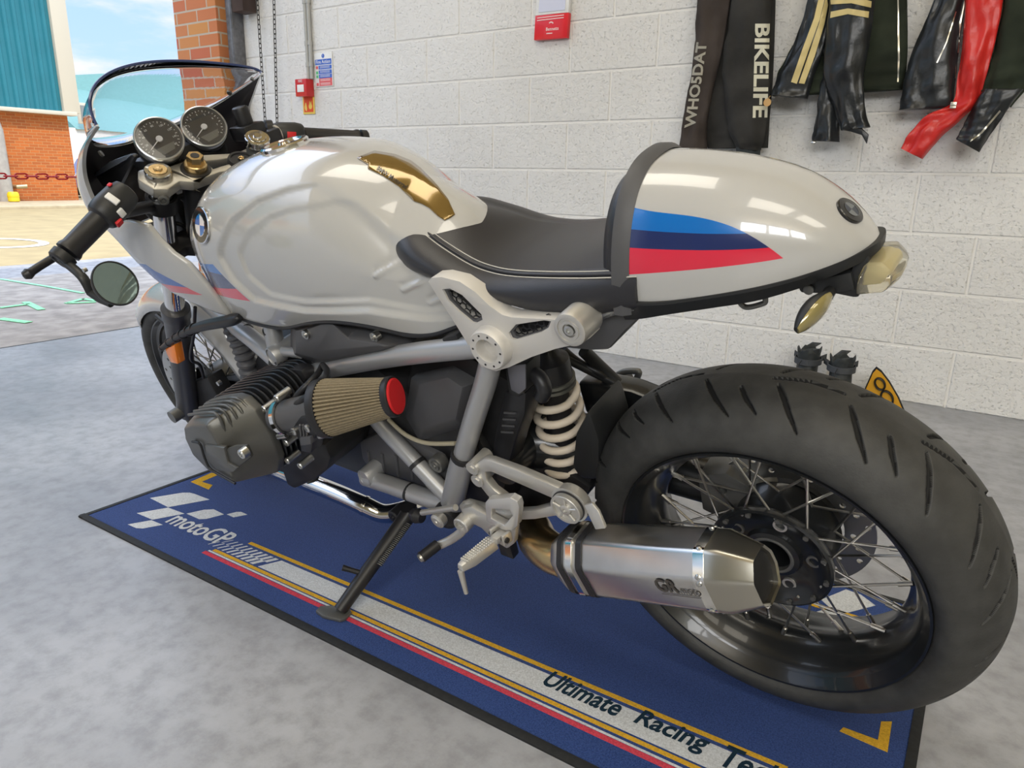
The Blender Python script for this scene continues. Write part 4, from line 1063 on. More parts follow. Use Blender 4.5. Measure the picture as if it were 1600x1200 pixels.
# airbox side cover with its ridges
def c6(a, b): return (260 + .2625 * a, 480 + .2625 * b)
ring = [c6(*p) for p in ((738, 110), (860, 98), (950, 58), (1010, 62), (1150, 110), (1300, 165), (1440, 225), (1340, 272), (1130, 312), (930, 345), (740, 300))]
R_ = [B(a, b, .118) for a, b in ring]; T_ = [B(a, b, .150) for a, b in [c6(*p) for p in ((770, 140), (865, 125), (955, 85), (985, 95), (1080, 190), (1250, 215), (1320, 232), (1280, 255), (1110, 285), (930, 318), (770, 275))]]
K_ = B(*c6(900, 262), .156)
g = G(); Bk = [p - Y3 * .06 for p in R_]; n = len(R_)
g.loft([Bk, R_, T_], cap=False); g.add(T_ + [K_], [(i, (i + 1) % n, n) for i in range(n)])
ab = g.build('airbox_cover', m_airbox, mc, bevel=.0025, angle=20)
for p in (c6(822, 168), c6(1230, 183)):
    q = B(*p, .158 if p[0] < 500 else .146); g = G(); g.lathe([(-.012, .009), (-.001, .009), (-.001, .0055), (.002, .005), (.002, .0025), (0, .002), (0, 0)], q, Y3, 16); g.build('cover_screw', m_bolt, ab)

# ------------------------------------------------------------------ engine
g = G()
cr = [(1.17, .30), (1.17, .48), (1.08, .57), (.90, .58), (.72, .56), (.62, .50), (.50, .46), (.46, .36), (.50, .27), (.62, .25), (.80, .235), (1.05, .24), (1.14, .26)]
g.prism([V((a, .10, b)) for a, b in cr], (0, -.20, 0)); g.build('crankcase', m_eng, mc, bevel=.012)
# gearbox/transmission: grey-black casting with ribs between tubes
g = G(); o_ = XZ([(560, 690), (600, 672), (640, 690), (690, 715), (705, 745), (690, 770), (640, 762), (590, 745), (565, 720)], .112); g.prism(P3(o_, .112), (0, -.1, 0)); gb = g.build('gearbox', m_airbox, mc, bevel=.008)
for k in range(5):
    a = (575 + k * 22, 705 + k * 3); g = G(); g.tube(BP((a[0], a[1], .113), (a[0] + 4, a[1] + 35, .113)), .0035, 8); g.build('casting_rib', m_airbox, gb)
# battery box / air box behind the filter
g = G(); F1 = BP((642, 590, .10), (700, 578, .10), (738, 600, .10), (725, 668, .10), (655, 690, .10), (632, 650, .10)); C1 = BP((655, 600, .118), (700, 590, .118), (722, 606, .118), (712, 655, .118), (660, 672, .118), (645, 645, .118))
g.loft([[p - Y3 * .12 for p in F1], F1, C1]); g.build('battery_box', m_airbox, mc, bevel=.003, angle=25)
g = G(); g.prism([V((a, .085, b)) for a, b in XZ([(640, 565), (735, 560), (800, 600), (780, 740), (700, 700), (620, 660)], .085)], (0, -.17, 0)); g.build('airbox_body', m_eng, mc, bevel=.01)
# swingarm-side black plastics, reservoir
g = G(); o_ = XZ([(792, 572), (822, 570), (822, 612), (812, 618), (798, 612)], .105); g.prism(P3(o_, .112), (0, -.05, 0)); rs = g.build('coolant_reservoir', m_tray, mc, bevel=.004)
g = G(); o_ = XZ([(790, 610), (824, 612), (822, 645), (806, 690), (796, 728), (770, 722), (772, 690), (780, 650)], .10); g.prism(P3(o_, .104), (0, -.05, 0)); g.build('reservoir_body', m_hose, rs, bevel=.006)
g = G(); o_ = XZ([(792, 571), (821, 569), (822, 607), (812, 616), (799, 609)], .112); g.prism(P3(o_, .1135), (0, -.004, 0)); g.build('grey_cap', mat('slate_plastic', (.13, .13, .15), .45), rs, bevel=.002)
for k in range(4): tube_part('reservoir_rib', BP((788 - k * 1.5, 645 + k * 10, .105), (806 - k * 1.5, 646 + k * 10, .106)), .002, m_airbox, rs)
tube_part('rubber_elbow', BP((824, 580, .08), (842, 590, .085), (850, 608, .09), (846, 620, .09)), .013, m_hose, sp=4)

# cylinder with cooling fins
S0 = [(1.045, .530), (.985, .553), (.915, .574), (.885, .574), (.862, .555), (.850, .500), (.858, .440), (.885, .400), (.96, .385), (1.04, .398), (1.07, .44), (1.068, .49)]
cxs = sum(a for a, _ in S0) / len(S0); czs = sum(b for _, b in S0) / len(S0)
def scl(k, dz=0, dx=0): return [(cxs + (a - cxs) * k + dx, czs + (b - czs) * k + dz) for a, b in S0]
def mir(pts): return pts
for side in (1, -1):
    g = G(); g.loft([[V((a, side * y, b)) for a, b in scl(k)] for y, k in ((.08, .72), (.14, .78), (.275, .86))]); cyl_ = g.build('cylinder', m_eng, mc, angle=50)
    for i in range(13):
        y = .112 + i * .0128; k = .90 + .10 * min(1, i / 6)
        sec = spl2(scl(k), 4)
        g = G(); g.prism([V((a, side * y, b)) for a, b in sec], (0, -side * .0042, 0)); g.build('cooling_fin', m_fin, cyl_, bevel=.0012, seg=1)
    # faceted head cover
    ins = scl(1.0); mid = scl(1.015)
    O = [(1.012, .530), (.965, .550), (.915, .564), (.903, .566), (.897, .545), (.890, .508), (.894, .460), (.908, .420), (.95, .416), (1.0, .424), (1.035, .455), (1.03, .50)]
    g = G(); g.loft([[V((a, side * .268, b)) for a, b in ins], [V((a, side * .285, b)) for a, b in mid], [V((a, side * .352, b)) for a, b in O], [V((cxs + (a - cxs) * .93 - .0, side * .362, czs + (b - czs) * .93)) for a, b in O]])
    hc = g.build('head_cover', m_cover, mc, bevel=.0032, angle=28, seg=3)
    if side == 1:
        for i in range(5):   # ribs running over the upper rear facet
            f = i / 4
            p = [V((.985 - .10 * f, .300, .562 + .012 * f)), V((.905 - .030 * f, .330, .572 - .010 * f)), V((.872, .318, .545 - .02 * f))]
            yy = .290 + .0125 * i
            a_ = V((1.01, yy, .545)); b_ = V((.90, yy, .5765)); c_ = V((.868 + .006 * i, yy, .545)); d_ = V((.864 + .008 * i, yy, .515))
            g = G(); g.tube(spline([a_, b_, c_, d_], 4), .0032, 8); g.build('cover_rib', m_cover, hc)
        q = B(374, 711, .357)
        g = G(); o_ = [B(*c6(*p), .362) for p in ((345, 850), (400, 828), (470, 825), (503, 895), (420, 960), (365, 930))]
        g.prism([p for p in o_], (0, -.008, 0)); g.build('bolt_pocket', mat('pocket_grey', (.075, .075, .07), .5, .4), hc, bevel=.003)
        g = G(); g.prism([B(*c6(*p), .3665) for p in ((225, 820), (340, 838), (365, 930), (420, 960), (395, 985), (300, 975), (235, 900))], (0, -.01, 0)); g.build('cover_panel', m_cover, hc, bevel=.003)
        qb = B(*c6(452, 872), .372); g = G(); g.lathe([(-.01, .0095), (.002, .0095), (.004, .008), (.004, .0045), (.001, .004), (.001, 0)], qb, Y3, 24); g.build('cover_bolt', m_bolt, hc)
        g = G(); g.tube(spline([B(*c6(*p), .366) for p in ((155, 800), (200, 815), (225, 890), (260, 960), (330, 1005), (410, 1050))], 5), .0025, 8); g.build('cover_seam', m_hose, hc)
        for p in ((580, 608), (655, 545), (690, 765), (712, 808), (718, 915), (795, 945)):
            q = B(*c6(*p), .272); g = G(); g.cyl(q - Y3 * .03, q, .0075, n=14); g.lathe([(0, .0075), (.002, .0062), (.002, .0038), (0, .0034), (0, 0)], q, Y3, 14); g.build('head_bolt', m_bolt, hc)
# head lower black casting behind the cover
g = G(); o_ = XZ([c6(*p) for p in ((610, 640), (700, 720), (760, 780), (940, 820), (975, 900), (960, 960), (880, 1030), (760, 1085), (715, 1060), (690, 990), (650, 980))], .215); g.prism(P3(o_, .215), (0, -.12, 0)); g.build('head_casting', m_eng, mc, bevel=.008)
# throttle body, clamps and cone filter
axA, axB = B(449, 650, .262), B(523, 636, .240)
d_ = (axB - axA).normalized()
tb_ = G(); tb_.lathe([(-.03, .026), (0, .030), (.03, .0315), ((axB - axA).length, .0315)], axA, d_, 32); tbo = tb_.build('throttle_body', m_airbox, mc)
for t, r_ in ((-.002, .036), ((axB - axA).length - .014, .0475)):
    g = G(); g.lathe([(-.005, r_ - .004), (-.005, r_), (.005, r_), (.005, r_ - .004)], axA + d_ * t, d_, 40, closed=True); cl_ = g.build('hose_clamp', m_chrome, tbo)
    q = axA + d_ * t - Z3 * r_ * .80 + Y3 * r_ * .62; g = G(); g.cyl(q - d_ * .012, q + d_ * .012, .006, n=12); g.build('clamp_screw', m_bolt, cl_)
F0, F1_ = B(512, 637, .245), B(613, 620, .192); fd_ = (F1_ - F0).normalized(); FL = (F1_ - F0).length
m_filt = mat('pleated_filter_gauze', (.22, .18, .115), .75, var=.12, vscale=300, bump=.3, bscale=900)
N = 132; secs = []
for t, ra in ((0, .0515), (.5, .0425), (1, .0330)):
    u = fd_.cross(Z3).normalized(); w_ = fd_.cross(u); c_ = F0 + fd_ * (FL * t)
    secs.append([c_ + (u * math.cos(2 * PI * k / N) + w_ * math.sin(2 * PI * k / N)) * (ra - (.0052 * (ra / .05) if k % 3 == 0 else 0)) for k in range(N)])
g = G(); g.loft(secs); flt = g.build('cone_filter', m_filt, mc, angle=15)
g = G(); g.lathe([(-.012, .030), (-.012, .052), (-.002, .0535), (.004, .0525), (.004, .03)], F0, fd_, 48); g.build('filter_base', m_hose, flt)
g = G(); g.lathe([(-.008, .0325), (-.004, .0352), (.004, .0352), (.006, .0335), (.006, 0)], F1_, fd_, 48); g.build('filter_end_ring', m_hose, flt)
g = G(); g.lathe([(0, .0310), (.008, .0310), (.0095, .029), (.010, 0)], F1_, fd_, 48); ec = g.build('filter_end_cap', m_redcap, flt); ec['label'] = 'red end cap of the cone filter'
# fuel pressure block and hoses by the throttle body
g = G(); o_ = XZ([c6(*p) for p in ((745, 720), (790, 660), (850, 650), (890, 680), (900, 740), (870, 800), (860, 870), (800, 860), (790, 800))], .285); g.prism(P3(o_, .285), (0, -.03, 0)); fb_ = g.build('throttle_sensor', m_hose, mc, bevel=.003)
for p in ((765, 735), (845, 718)):
    q = B(*c6(*p), .286); g = G(); g.lathe([(-.004, .0075), (.004, .0075), (.005, .006), (.005, .003), (.002, .003), (.002, 0)], q, Y3, 16); g.build('sensor_bolt', m_bolt, fb_)
for k in range(3): tube_part('sensor_rib', BP((*c6(795 + k * 18, 700), .287), (*c6(805 + k * 18, 790), .287)), .0022, m_airbox, fb_)
g = G(); o_ = XZ([c6(*p) for p in ((795, 775), (860, 770), (865, 815), (800, 825))], .29); g.prism(P3(o_, .292), (0, -.02, 0)); g.build('plug', m_airbox, fb_, bevel=.002)
tube_part('fuel_hose', BP((*c6(745, 605), .262), (*c6(800, 560), .262), (*c6(880, 500), .245), (*c6(945, 430), .22), (*c6(955, 380), .19), (*c6(930, 345), .16)), .0062, m_hose, sp=6)
tube_part('fuel_hose', BP((*c6(730, 590), .255), (*c6(790, 510), .24), (*c6(850, 450), .22), (*c6(905, 390), .19), (*c6(925, 350), .16)), .0058, m_hose, sp=6)
g = G(); o_ = XZ([c6(*p) for p in ((690, 420), (720, 370), (800, 375), (830, 430), (800, 500), (745, 500), (700, 470))], .17); g.prism(P3(o_, .17), (0, -.03, 0)); g.build('ignition_coil', m_hose, mc, bevel=.006)
tube_part('lambda_cable', BP((607, 655, .12), (632, 678, .125), (665, 692, .13), (712, 693, .135)), .0042, mat('tan_cable', (.40, .36, .26), .5), sp=6)
tube_part('wiring_loom', BP((760, 612, .10), (748, 640, .10), (742, 690, .10), (750, 720, .10)), .006, m_hose, sp=5)
q = B(680, 728, .13); g = G(); g.lathe([(-.02, .017), (-.004, .018), (0, .016), (0, .011), (.003, .010), (.003, .005), (.005, .004), (.005, 0)], q, Y3, 28); g.build('frame_bolt', m_gun, mc)
# exhaust header, collector and link pipe
hd = BP((436, 735, .115), (480, 752, .115), (530, 772, .11), (570, 790, .105), (597, 802, .095), (622, 800, .075), (650, 790, .03), (680, 775, -.04))
hdr = tube_part('exhaust_header', hd, .0225, m_chrome, sp=6)
g = G(); a_, b_ = hd[3], hd[4]; g.tube([a_.lerp(b_, -.05), a_.lerp(b_, .12)], .0242, 24); g.build('header_band', m_chrome, hdr)
g = G(); q = B(475, 735, .11); g.tube(BP((474, 716, .10), (478, 735, .11), (490, 750, .115)), .017, 18); g.build('header_joint', m_gun, hdr)
g = G(); o_ = [(1.02, .245), (.70, .245), (.72, .19), (.80, .172), (.95, .172), (1.0, .20)]; g.prism(P3(o_, .03), (0, -.11, 0)); g.build('oil_sump', m_eng, mc, bevel=.01)
lp = BP((790, 812, .02), (815, 815, .06), (832, 826, .11), (843, 848, .155), (868, 866, .178), (900, 871, .183))
lk = tube_part('link_pipe', lp, .0345, m_brass, sp=7, n=32)
for t in (.55, .8):
    c_ = lp[4].lerp(lp[5], t); dd = (lp[5] - lp[4]).normalized(); g = G(); g.lathe([(-.004, .035), (-.004, .0375), (.004, .0375), (.004, .035)], c_, dd, 32, closed=True); g.build('pipe_clamp', m_brass, lk)
tube_part('link_pipe', BP((806, 770, -.02), (806, 800, .0), (800, 822, .03)), .03, m_brass, sp=4, n=24)
# silencer: six-sided can, end cap, straps
sA, sB, sC = B(905, 872, .185), B(1117, 891, .185), B(1196, 896, .182)
sd_ = (sB - sA).normalized(); su = (Z3 - sd_ * sd_.z).normalized(); sw = Y3.copy()
hexs = [(-.030, .052), (.020, .053), (.046, .022), (.0445, -.034), (.020, -.054), (-.034, -.050), (-.050, -.012), (-.048, .020)]
def hexr(c, k, n=5, r=.14):
    P = []; N = len(hexs)
    for i in range(N):
        a, b, d = V((*hexs[i - 1], 0)), V((*hexs[i], 0)), V((*hexs[(i + 1) % N], 0))
        p0 = b.lerp(a, r); p1 = b.lerp(d, r)
        for j in range(n): t = j / (n - 1); P.append(p0 * (1 - t) ** 2 + b * (2 * t * (1 - t)) + p1 * t * t)
    return [c + (sw * p.x + su * p.y) * k for p in P]
L1 = (sB - sA).length
g = G(); g.loft([hexr(sA + sd_ * (.012), .96), hexr(sA + sd_ * .016, 1.0), hexr(sB, 1.0)]); can = g.build('silencer', m_brushed, mc, angle=30)
g = G(); g.loft([hexr(sB - sd_ * .004, 1.012), hexr(sB + sd_ * .012, 1.012)]); g.build('cap_band', m_chrome, can, angle=30)
tip = sB + sd_ * .074; dwn = su * -.002
g = G(); g.loft([hexr(sB + sd_ * .008, 1.0), hexr(sB + sd_ * .030, .99), hexr(tip + dwn, .70), hexr(tip + dwn - sd_ * .002, .64), hexr(tip + dwn - sd_ * .035, .62)], cap=False); g.build('end_cap', mat('satin_end_cap', (.52, .50, .44), .28, 1), can, angle=30)
g = G(); g.loft([hexr(tip + dwn - sd_ * .008, .632), hexr(tip + dwn - sd_ * .012, .632)]); g.build('outlet_bore', m_eng, can)
for k in range(12):
    P = hexr(sB + sd_ * .004, 1.016); p = P[int(k * len(P) / 12)]; nn = (p - (sB + sd_ * .004)).normalized(); g = G(); g.lathe([(-.001, .0042), (.0015, .0038), (.0025, .002), (.0026, 0)], p, nn, 10); g.build('rivet', m_bolt, can)
g = G(); g.loft([hexr(sA - sd_ * .030, .72), hexr(sA - sd_ * .012, .93), hexr(sA + sd_ * .016, .985)]); g.build('inlet_cap', m_brushed, can, angle=30)
for t in (.0, .020, .040): 
    g = G(); g.loft([hexr(sA + sd_ * (t - .0055), 1.035 if t else .99), hexr(sA + sd_ * (t + .0055), 1.035 if t else 1.01)]); g.build('strap', m_hose if t != .020 else m_chrome, can, angle=30)
br = [B(930, 828, .2), B(946, 826, .2), B(935, 800, .19), B(925, 787, .185), B(912, 790, .185)]
g = G(); g.prism(br, (0, -.006, 0)); hb = g.build('silencer_bracket', m_alu, mc, bevel=.0015)
q = sA + sd_ * (L1 * .60); lt_y = .0
fa_, fb2 = sA + sd_ * .0 + sw * .0455, None
# lettering on the lower side facet
n1 = V((.046, .022, 0)); n2 = V((.0445, -.034, 0))
fX = -sd_; fU = (su * (n1.y - n2.y) + sw * (n1.x - n2.x)).normalized(); fN = fX.cross(fU)
if fN.y < 0: fN = -fN
base = sA + sw * n2.x + su * n2.y
m_etch = mat('etched_dark_lettering', (.10, .09, .08), .5, .5)
ofs = fN * .0012
def sp_(t, u): return base + sd_ * t + fU * u + ofs
g = G()
xo = sd_
text_on(g, 'GR', sp_(L1 * .715, .030), sd_, fU, width=.036, height=.024, bold=.03)
text_on(g, 'moto', sp_(L1 * .715 + .038, .030), sd_, fU, width=.031, height=.011)
g.prism([sp_(L1 * .715 + .004, .0255), sp_(L1 * .715 + .066, .0255), sp_(L1 * .715 + .066, .0265), sp_(L1 * .715 + .004, .0265)], fN * .0003)
g.build('lettering', m_etch, can, smooth=False, fix=False)
# ------------------------------------------------------------------ rear suspension
sT, sBt = B(858, 560, -.005), B(890, 742, -.01)
ax_ = (sBt - sT); SL = ax_.length; ax_ = ax_.normalized()
g = G(); g.lathe([(-.03, .012), (-.01, .02), (.0, .034), (.03, .036), (.045, .037), (.05, .030), (.06, .024), (SL - .02, .022), (SL, .03), (SL + .02, .03), (SL + .03, .015)], sT, ax_, 36); sh = g.build('shock_absorber', m_hose, mc)
for t in (.040, .050):
    g = G(); g.lathe([(-.003, .03), (-.003, .040), (.003, .040), (.003, .03)], sT + ax_ * t, ax_, 30, closed=True); g.build('preload_ring', mat('preload_alloy', (.30, .30, .26), .4, .8), sh)
u = ax_.cross(Y3).normalized(); w_ = ax_.cross(u); pts = []
turns = 6.3; n = int(turns * 26)
for k in range(n + 1):
    t = k / n; tt_ = .062 + (SL - .075) * (t ** .92); a = 2 * PI * turns * t + 1.2; R = .0405 if .06 < t < .94 else .038
    pts.append(sT + ax_ * tt_ + (u * math.cos(a) + w_ * math.sin(a)) * R)
g = G(); g.tube(pts, .0074, 12); g.build('coil_spring', m_spring, sh)
# swingarm: right hand beam, tie rod and black mudguard panel
sw_pts = [(901, 598), (930, 600), (985, 612), (1060, 642), (1090, 662), (1080, 700), (1030, 682), (975, 660), (915, 648)]
g = G(); g.prism(P3(XZ(sw_pts, -.10), -.10), (0, -.05, 0)); g.build('swingarm', m_rim, mc, bevel=.008)
g = G(); g.cyl(V((.46, -.10, .40)), V((.46, .10, .40)), .035); g.tube([V((.46, .0, .39)), V((.30, -.06, .36)), V((.10, -.10, .32)), V((0, -.09, .315))], [.05, .045, .045, .055], 20); g.build('swingarm_beam', m_rim, mc)
g = G(); g.lathe([(-.06, .03), (-.06, .07), (.03, .075), (.05, .06)], V((0, -.13, .315)), Y3, 36); g.build('final_drive', m_eng, mc)
tube_part('torque_rod', BP((905, 650, -.085), (930, 655, -.085), (985, 672, -.085), (1050, 690, -.085)), .008, m_gun, sp=3)
o_ = [(918, 642), (925, 655), (936, 690), (936, 735), (930, 752), (905, 748), (893, 730), (898, 680)]
g = G(); g.prism(P3(XZ(o_, .045), .045), (0, -.11, 0)); g.build('inner_mudguard', m_tray, mc, bevel=.008)
g = G(); o_ = [(880, 742), (925, 748), (918, 772), (900, 790), (870, 780), (850, 760)]; g.prism(P3(XZ(o_, .02), .02), (0, -.08, 0)); g.build('shock_mount', m_eng, mc, bevel=.006)
# rear brake lines and right footrest loop far side
tube_part('brake_hose', BP((880, 548, -.09), (905, 568, -.10), (935, 582, -.11), (958, 602, -.12), (985, 622, -.12)), .009, m_hose, sp=5)
tube_part('rear_stay', BP((912, 548, -.10), (940, 575, -.12), (975, 608, -.13)), .012, m_tray, sp=4)
tube_part('right_rail', BP((876, 556, -.08), (915, 576, -.1), (960, 598, -.12)), .008, m_tray, sp=4)
tube_part('right_hanger', BP((958, 590, -.19), (975, 581, -.19), (994, 580, -.19), (998, 584, -.19), (987, 607, -.19)), .0065, m_gun, sp=4)
g = G(); q = B(972, 598, -.19); g.cyl(q - Y3 * .02, q + Y3 * .01, .016); g.build('right_footrest', m_airbox, mc)
# ------------------------------------------------------------------ front end
fT = {1: B(248, 276, .105), -1: B(402, 224, -.105)}
fB = {1: V((1.560, .118, .285)), -1: V((1.560, -.118, .285))}
for s in (1, -1):
    a, b = fT[s], fB[s]; d = (b - a).normalized(); L = (b - a).length
    g = G(); g.lathe([(.01, .0225), (.40, .0225)], a, d, 28); fk = g.build('fork_tube', m_chrome if s == 1 else m_gun, mc)
    g = G(); g.lathe([(.362, .024), (.364, .033), (.390, .033), (.395, .030), (.44, .0295), (L - .03, .028), (L, .03), (L + .03, .024)], a, d, 28); g.build('fork_leg', mat('fork_leg_grey', (.10, .10, .105), .35, .6), fk)
    g = G(); g.cyl(b + d * .0 + Y3 * (.02 * s), b + Y3 * (.052 * s), .018, n=20); g.build('axle_cap', m_gun, fk)
    g = G(); g.lathe([(-.002, .026), (.012, .026), (.0125, .0), ], a - d * .012, d, 32); g.lathe([(-.012, .0), (-.012, .0245), (-.010, .026), (.0, .026)], a - d * .004, d, 32); cap = g.build('fork_cap', m_chrome, fk)
    g = G(); g.lathe([(-.0125, .018), (-.0140, .017), (-.0140, .009), (-.0175, .008), (-.0175, 0)], a - d * .004, d, 24); g.build('adjuster', m_brass if s == 1 else m_chrome, cap)
axd = (fB[1] - fT[1]).normalized()
# top yoke: two clamps joined by a forked bridge
upn = -axd
CL, CR = fT[1] + axd * .012, fT[-1] + axd * .012
def on_yoke(px, py):
    d = BROT @ ray(px, py); b0 = (CL + CR) / 2; return CB + d * ((b0 - CB).dot(upn) / d.dot(upn))
CC = on_yoke(306, 263)
def ring_pts(c, r, n=20, a0=0, a1=2 * PI):
    u = Y3; w_ = upn.cross(u).normalized(); return [c + u * (r * math.cos(a0 + (a1 - a0) * k / n)) + w_ * (r * math.sin(a0 + (a1 - a0) * k / n)) for k in range(n + (0 if abs(a1 - a0) > 6 else 1))]
m_yoke = mat('anodised_yoke', (.44, .42, .37), .42, .8, bump=.05, bscale=500)
fwd_u = upn.cross(Y3).normalized()
if fwd_u.x < 0: fwd_u = -fwd_u
g = G()
ol = [CL + Y3 * .038 + fwd_u * .012, CL + Y3 * .034 - fwd_u * .030, CL + Y3 * .012 - fwd_u * .044, CL - Y3 * .022 - fwd_u * .034, CC + Y3 * .032 - fwd_u * .032, CC - Y3 * .032 - fwd_u * .032,
      CR + Y3 * .022 - fwd_u * .034, CR - Y3 * .012 - fwd_u * .044, CR - Y3 * .034 - fwd_u * .03, CR - Y3 * .038 + fwd_u * .012, CR - Y3 * .02 + fwd_u * .036, CR + Y3 * .03 + fwd_u * .03, CC - Y3 * .04 + fwd_u * .036, CC + Y3 * .04 + fwd_u * .036, CL - Y3 * .03 + fwd_u * .03, CL + Y3 * .02 + fwd_u * .036]
base_p = (CL + CR) / 2 + axd * .004
flat = [p - upn * (p - base_p).dot(upn) for p in ol]
def win(s):
    c = CL if s == 1 else CR
    w = [c - Y3 * (.026 * s) + fwd_u * .016, c - Y3 * (.028 * s) + fwd_u * .004, CC + Y3 * (.030 * s) - fwd_u * .016, CC + Y3 * (.034 * s) + fwd_u * .014]
    return [p - upn * (p - base_p).dot(upn) for p in (w if s == 1 else w[::-1])]
g.prism([p + upn * .002 for p in flat], upn * -.022, [[p + upn * .002 for p in win(1)], [p + upn * .002 for p in win(-1)]])
yk = g.build('top_yoke', m_yoke, mc, bevel=.003)
q = CL - fwd_u * .040 + Y3 * .022 - upn * .010; n_d = (Y3 * .6 - fwd_u * .8).normalized()
g = G(); g.lathe([(-.01, .0105), (.004, .0105), (.005, .009), (.005, .0065), (.002, .006), (.002, .0035), (.004, .003), (.004, 0)], q, n_d, 24); g.build('pinch_bolt', m_gun, yk)
g = G(); g.lathe([(0, .023), (.012, .0225), (.014, .020)], CC, upn, 32, ); g.cyl(CC + upn * .013, CC + upn * .030, .0165, n=6); nut = g.build('stem_nut', m_brass, yk, angle=20); 
g = G(); g.cyl(CC + upn * .0305, CC + upn * .031, .0085, n=16); g.build('nut_bore', m_eng, nut)
q = on_yoke(377, 251) + upn * .006; g = G(); g.lathe([(-.05, .028), (-.004, .028), (0, .026), (0, .021), (-.003, .020), (-.003, .008), (.0, .007), (0, 0)], q, upn, 32); ig = g.build('ignition_lock', m_hose, yk)
g = G(); g.tube(circ(q + upn * .001, Y3, fwd_u, .005, 10), .0015, 6, closed=True); g.box(q + upn * .001, (.004, .012, .002)); g.build('key_slot', m_brass, ig)
# lower yoke
g = G(); g.prism([p + axd * .165 for p in flat], axd * .03); g.build('lower_yoke', m_eng, mc, bevel=.006)
g = G(); g.cyl(CC, CC + axd * .2, .03); g.build('steering_stem', m_eng, mc)
# head-stock clutter: black cables behind the yoke
for p in ([(300, 300, .03), (320, 312, .05), (335, 335, .07), (300, 345, .09)], [(285, 310, .05), (310, 330, .05), (322, 352, .06)], [(312, 290, .02), (330, 300, .03), (345, 318, .03)], [(228, 330, .10), (246, 345, .09), (285, 352, .06), (300, 375, .04)], [(200, 345, .14), (232, 352, .12), (262, 340, .08)]):
    tube_part('control_cable', BP(*p), .005, m_hose, sp=5)
g = G(); g.box(B(300, 330, .0), (.10, .12, .12)); g.build('head_tube_cover', m_eng, mc, bevel=.02)
# instruments
def clock(px, py, Y, nm):
    c = B(px, py, Y); nrm = (CB - c).normalized(); nrm = (nrm * .55 + V((-.62, 0, .78)) * .62).normalized()
    right = V((0, -1, 0)); upd = nrm.cross(right).normalized()
    if upd.z < 0: upd = -upd
    right = upd.cross(nrm).normalized()
    g = G(); g.lathe([(-.055, .030), (-.045, .041), (-.006, .0465), (.003, .0475), (.006, .046), (.007, .0435), (.003, .0415), (-.006, .040)], c, nrm, 56, closed=True); body = g.build('instrument', [mat('clock_ring', (.52, .53, .54), .3, .8)], mc)
    g = G(); g.lathe([(-.0605, 0), (-.06, .031), (-.045, .0420), (-.014, .0470), (-.012, .0475), (-.012, .04)], c, nrm, 48); g.build('cup', m_hose, body)
    g = G(); g.lathe([(.001, .042), (.0015, 0)], c, nrm, 40); g.build('dial', mat('dial_black', (.03, .03, .032), .5), body)
    g = G()
    for k in range(25):
        a = math.radians(215 - k * 11); r0, r1 = (.0335, .0375) if k % 2 == 0 else (.0355, .0375)
        u = right * math.cos(a) + upd * math.sin(a); t = right * -math.sin(a) + upd * math.cos(a)
        g.prism([c + nrm * .0018 + u * r0 - t * .0006, c + nrm * .0018 + u * r1 - t * .0006, c + nrm * .0018 + u * r1 + t * .0006, c + nrm * .0018 + u * r0 + t * .0006], nrm * .0002)
        if k % 3 == 0:
            u2 = c + nrm * .0019 + u * .029
            text_on(g, str(k // 3 * 20 if nm == 's' else k // 3), u2 - right * .0025 - upd * .002, right, upd, height=.0042)
    g.build('dial_marks', mat('dial_white', (.75, .75, .72), .5), body, smooth=False, fix=False)
    g = G(); a = math.radians(205); u = right * math.cos(a) + upd * math.sin(a); t = u.cross(nrm)
    g.prism([c + nrm * .003 - u * .004 - t * .0013, c + nrm * .003 + u * .031 - t * .0004, c + nrm * .003 + u * .031 + t * .0004, c + nrm * .003 - u * .004 + t * .0013], nrm * .0006); g.lathe([(.0025, .007), (.005, .006), (.005, 0)], c, nrm, 20)
    g.build('needle', m_badgewhite, body)
    g = G(); g.prism([c + nrm * .0017 + right * a + upd * b for a, b in ((-.012, -.032), (.014, -.030), (.022, -.016), (-.020, -.016))], nrm * .0003); g.build('display', mat('lcd_grey', (.12, .12, .11), .3), body)
    gl, nt, bs = newmat('clock_glass'); bs.inputs['Base Color'].default_value = (1, 1, 1, 1); bs.inputs['Roughness'].default_value = .02; bs.inputs['Transmission Weight'].default_value = 1; bs.inputs['IOR'].default_value = 1.45
    g = G(); g.lathe([(.0040, .0001), (.0040, .0438), (.0054, .0438), (.00565, .036), (.0058, .026), (.0059, .014), (.00595, .0001)], c, nrm, 48); g.build('glass', gl, body, angle=60)
    return body
clock(249, 218, .060, 's'); clock(319, 199, -.060, 'r')
g = G(); g.box(B(285, 245, .0), (.05, .20, .05)); g.build('instrument_mount', m_eng, mc, bevel=.012)
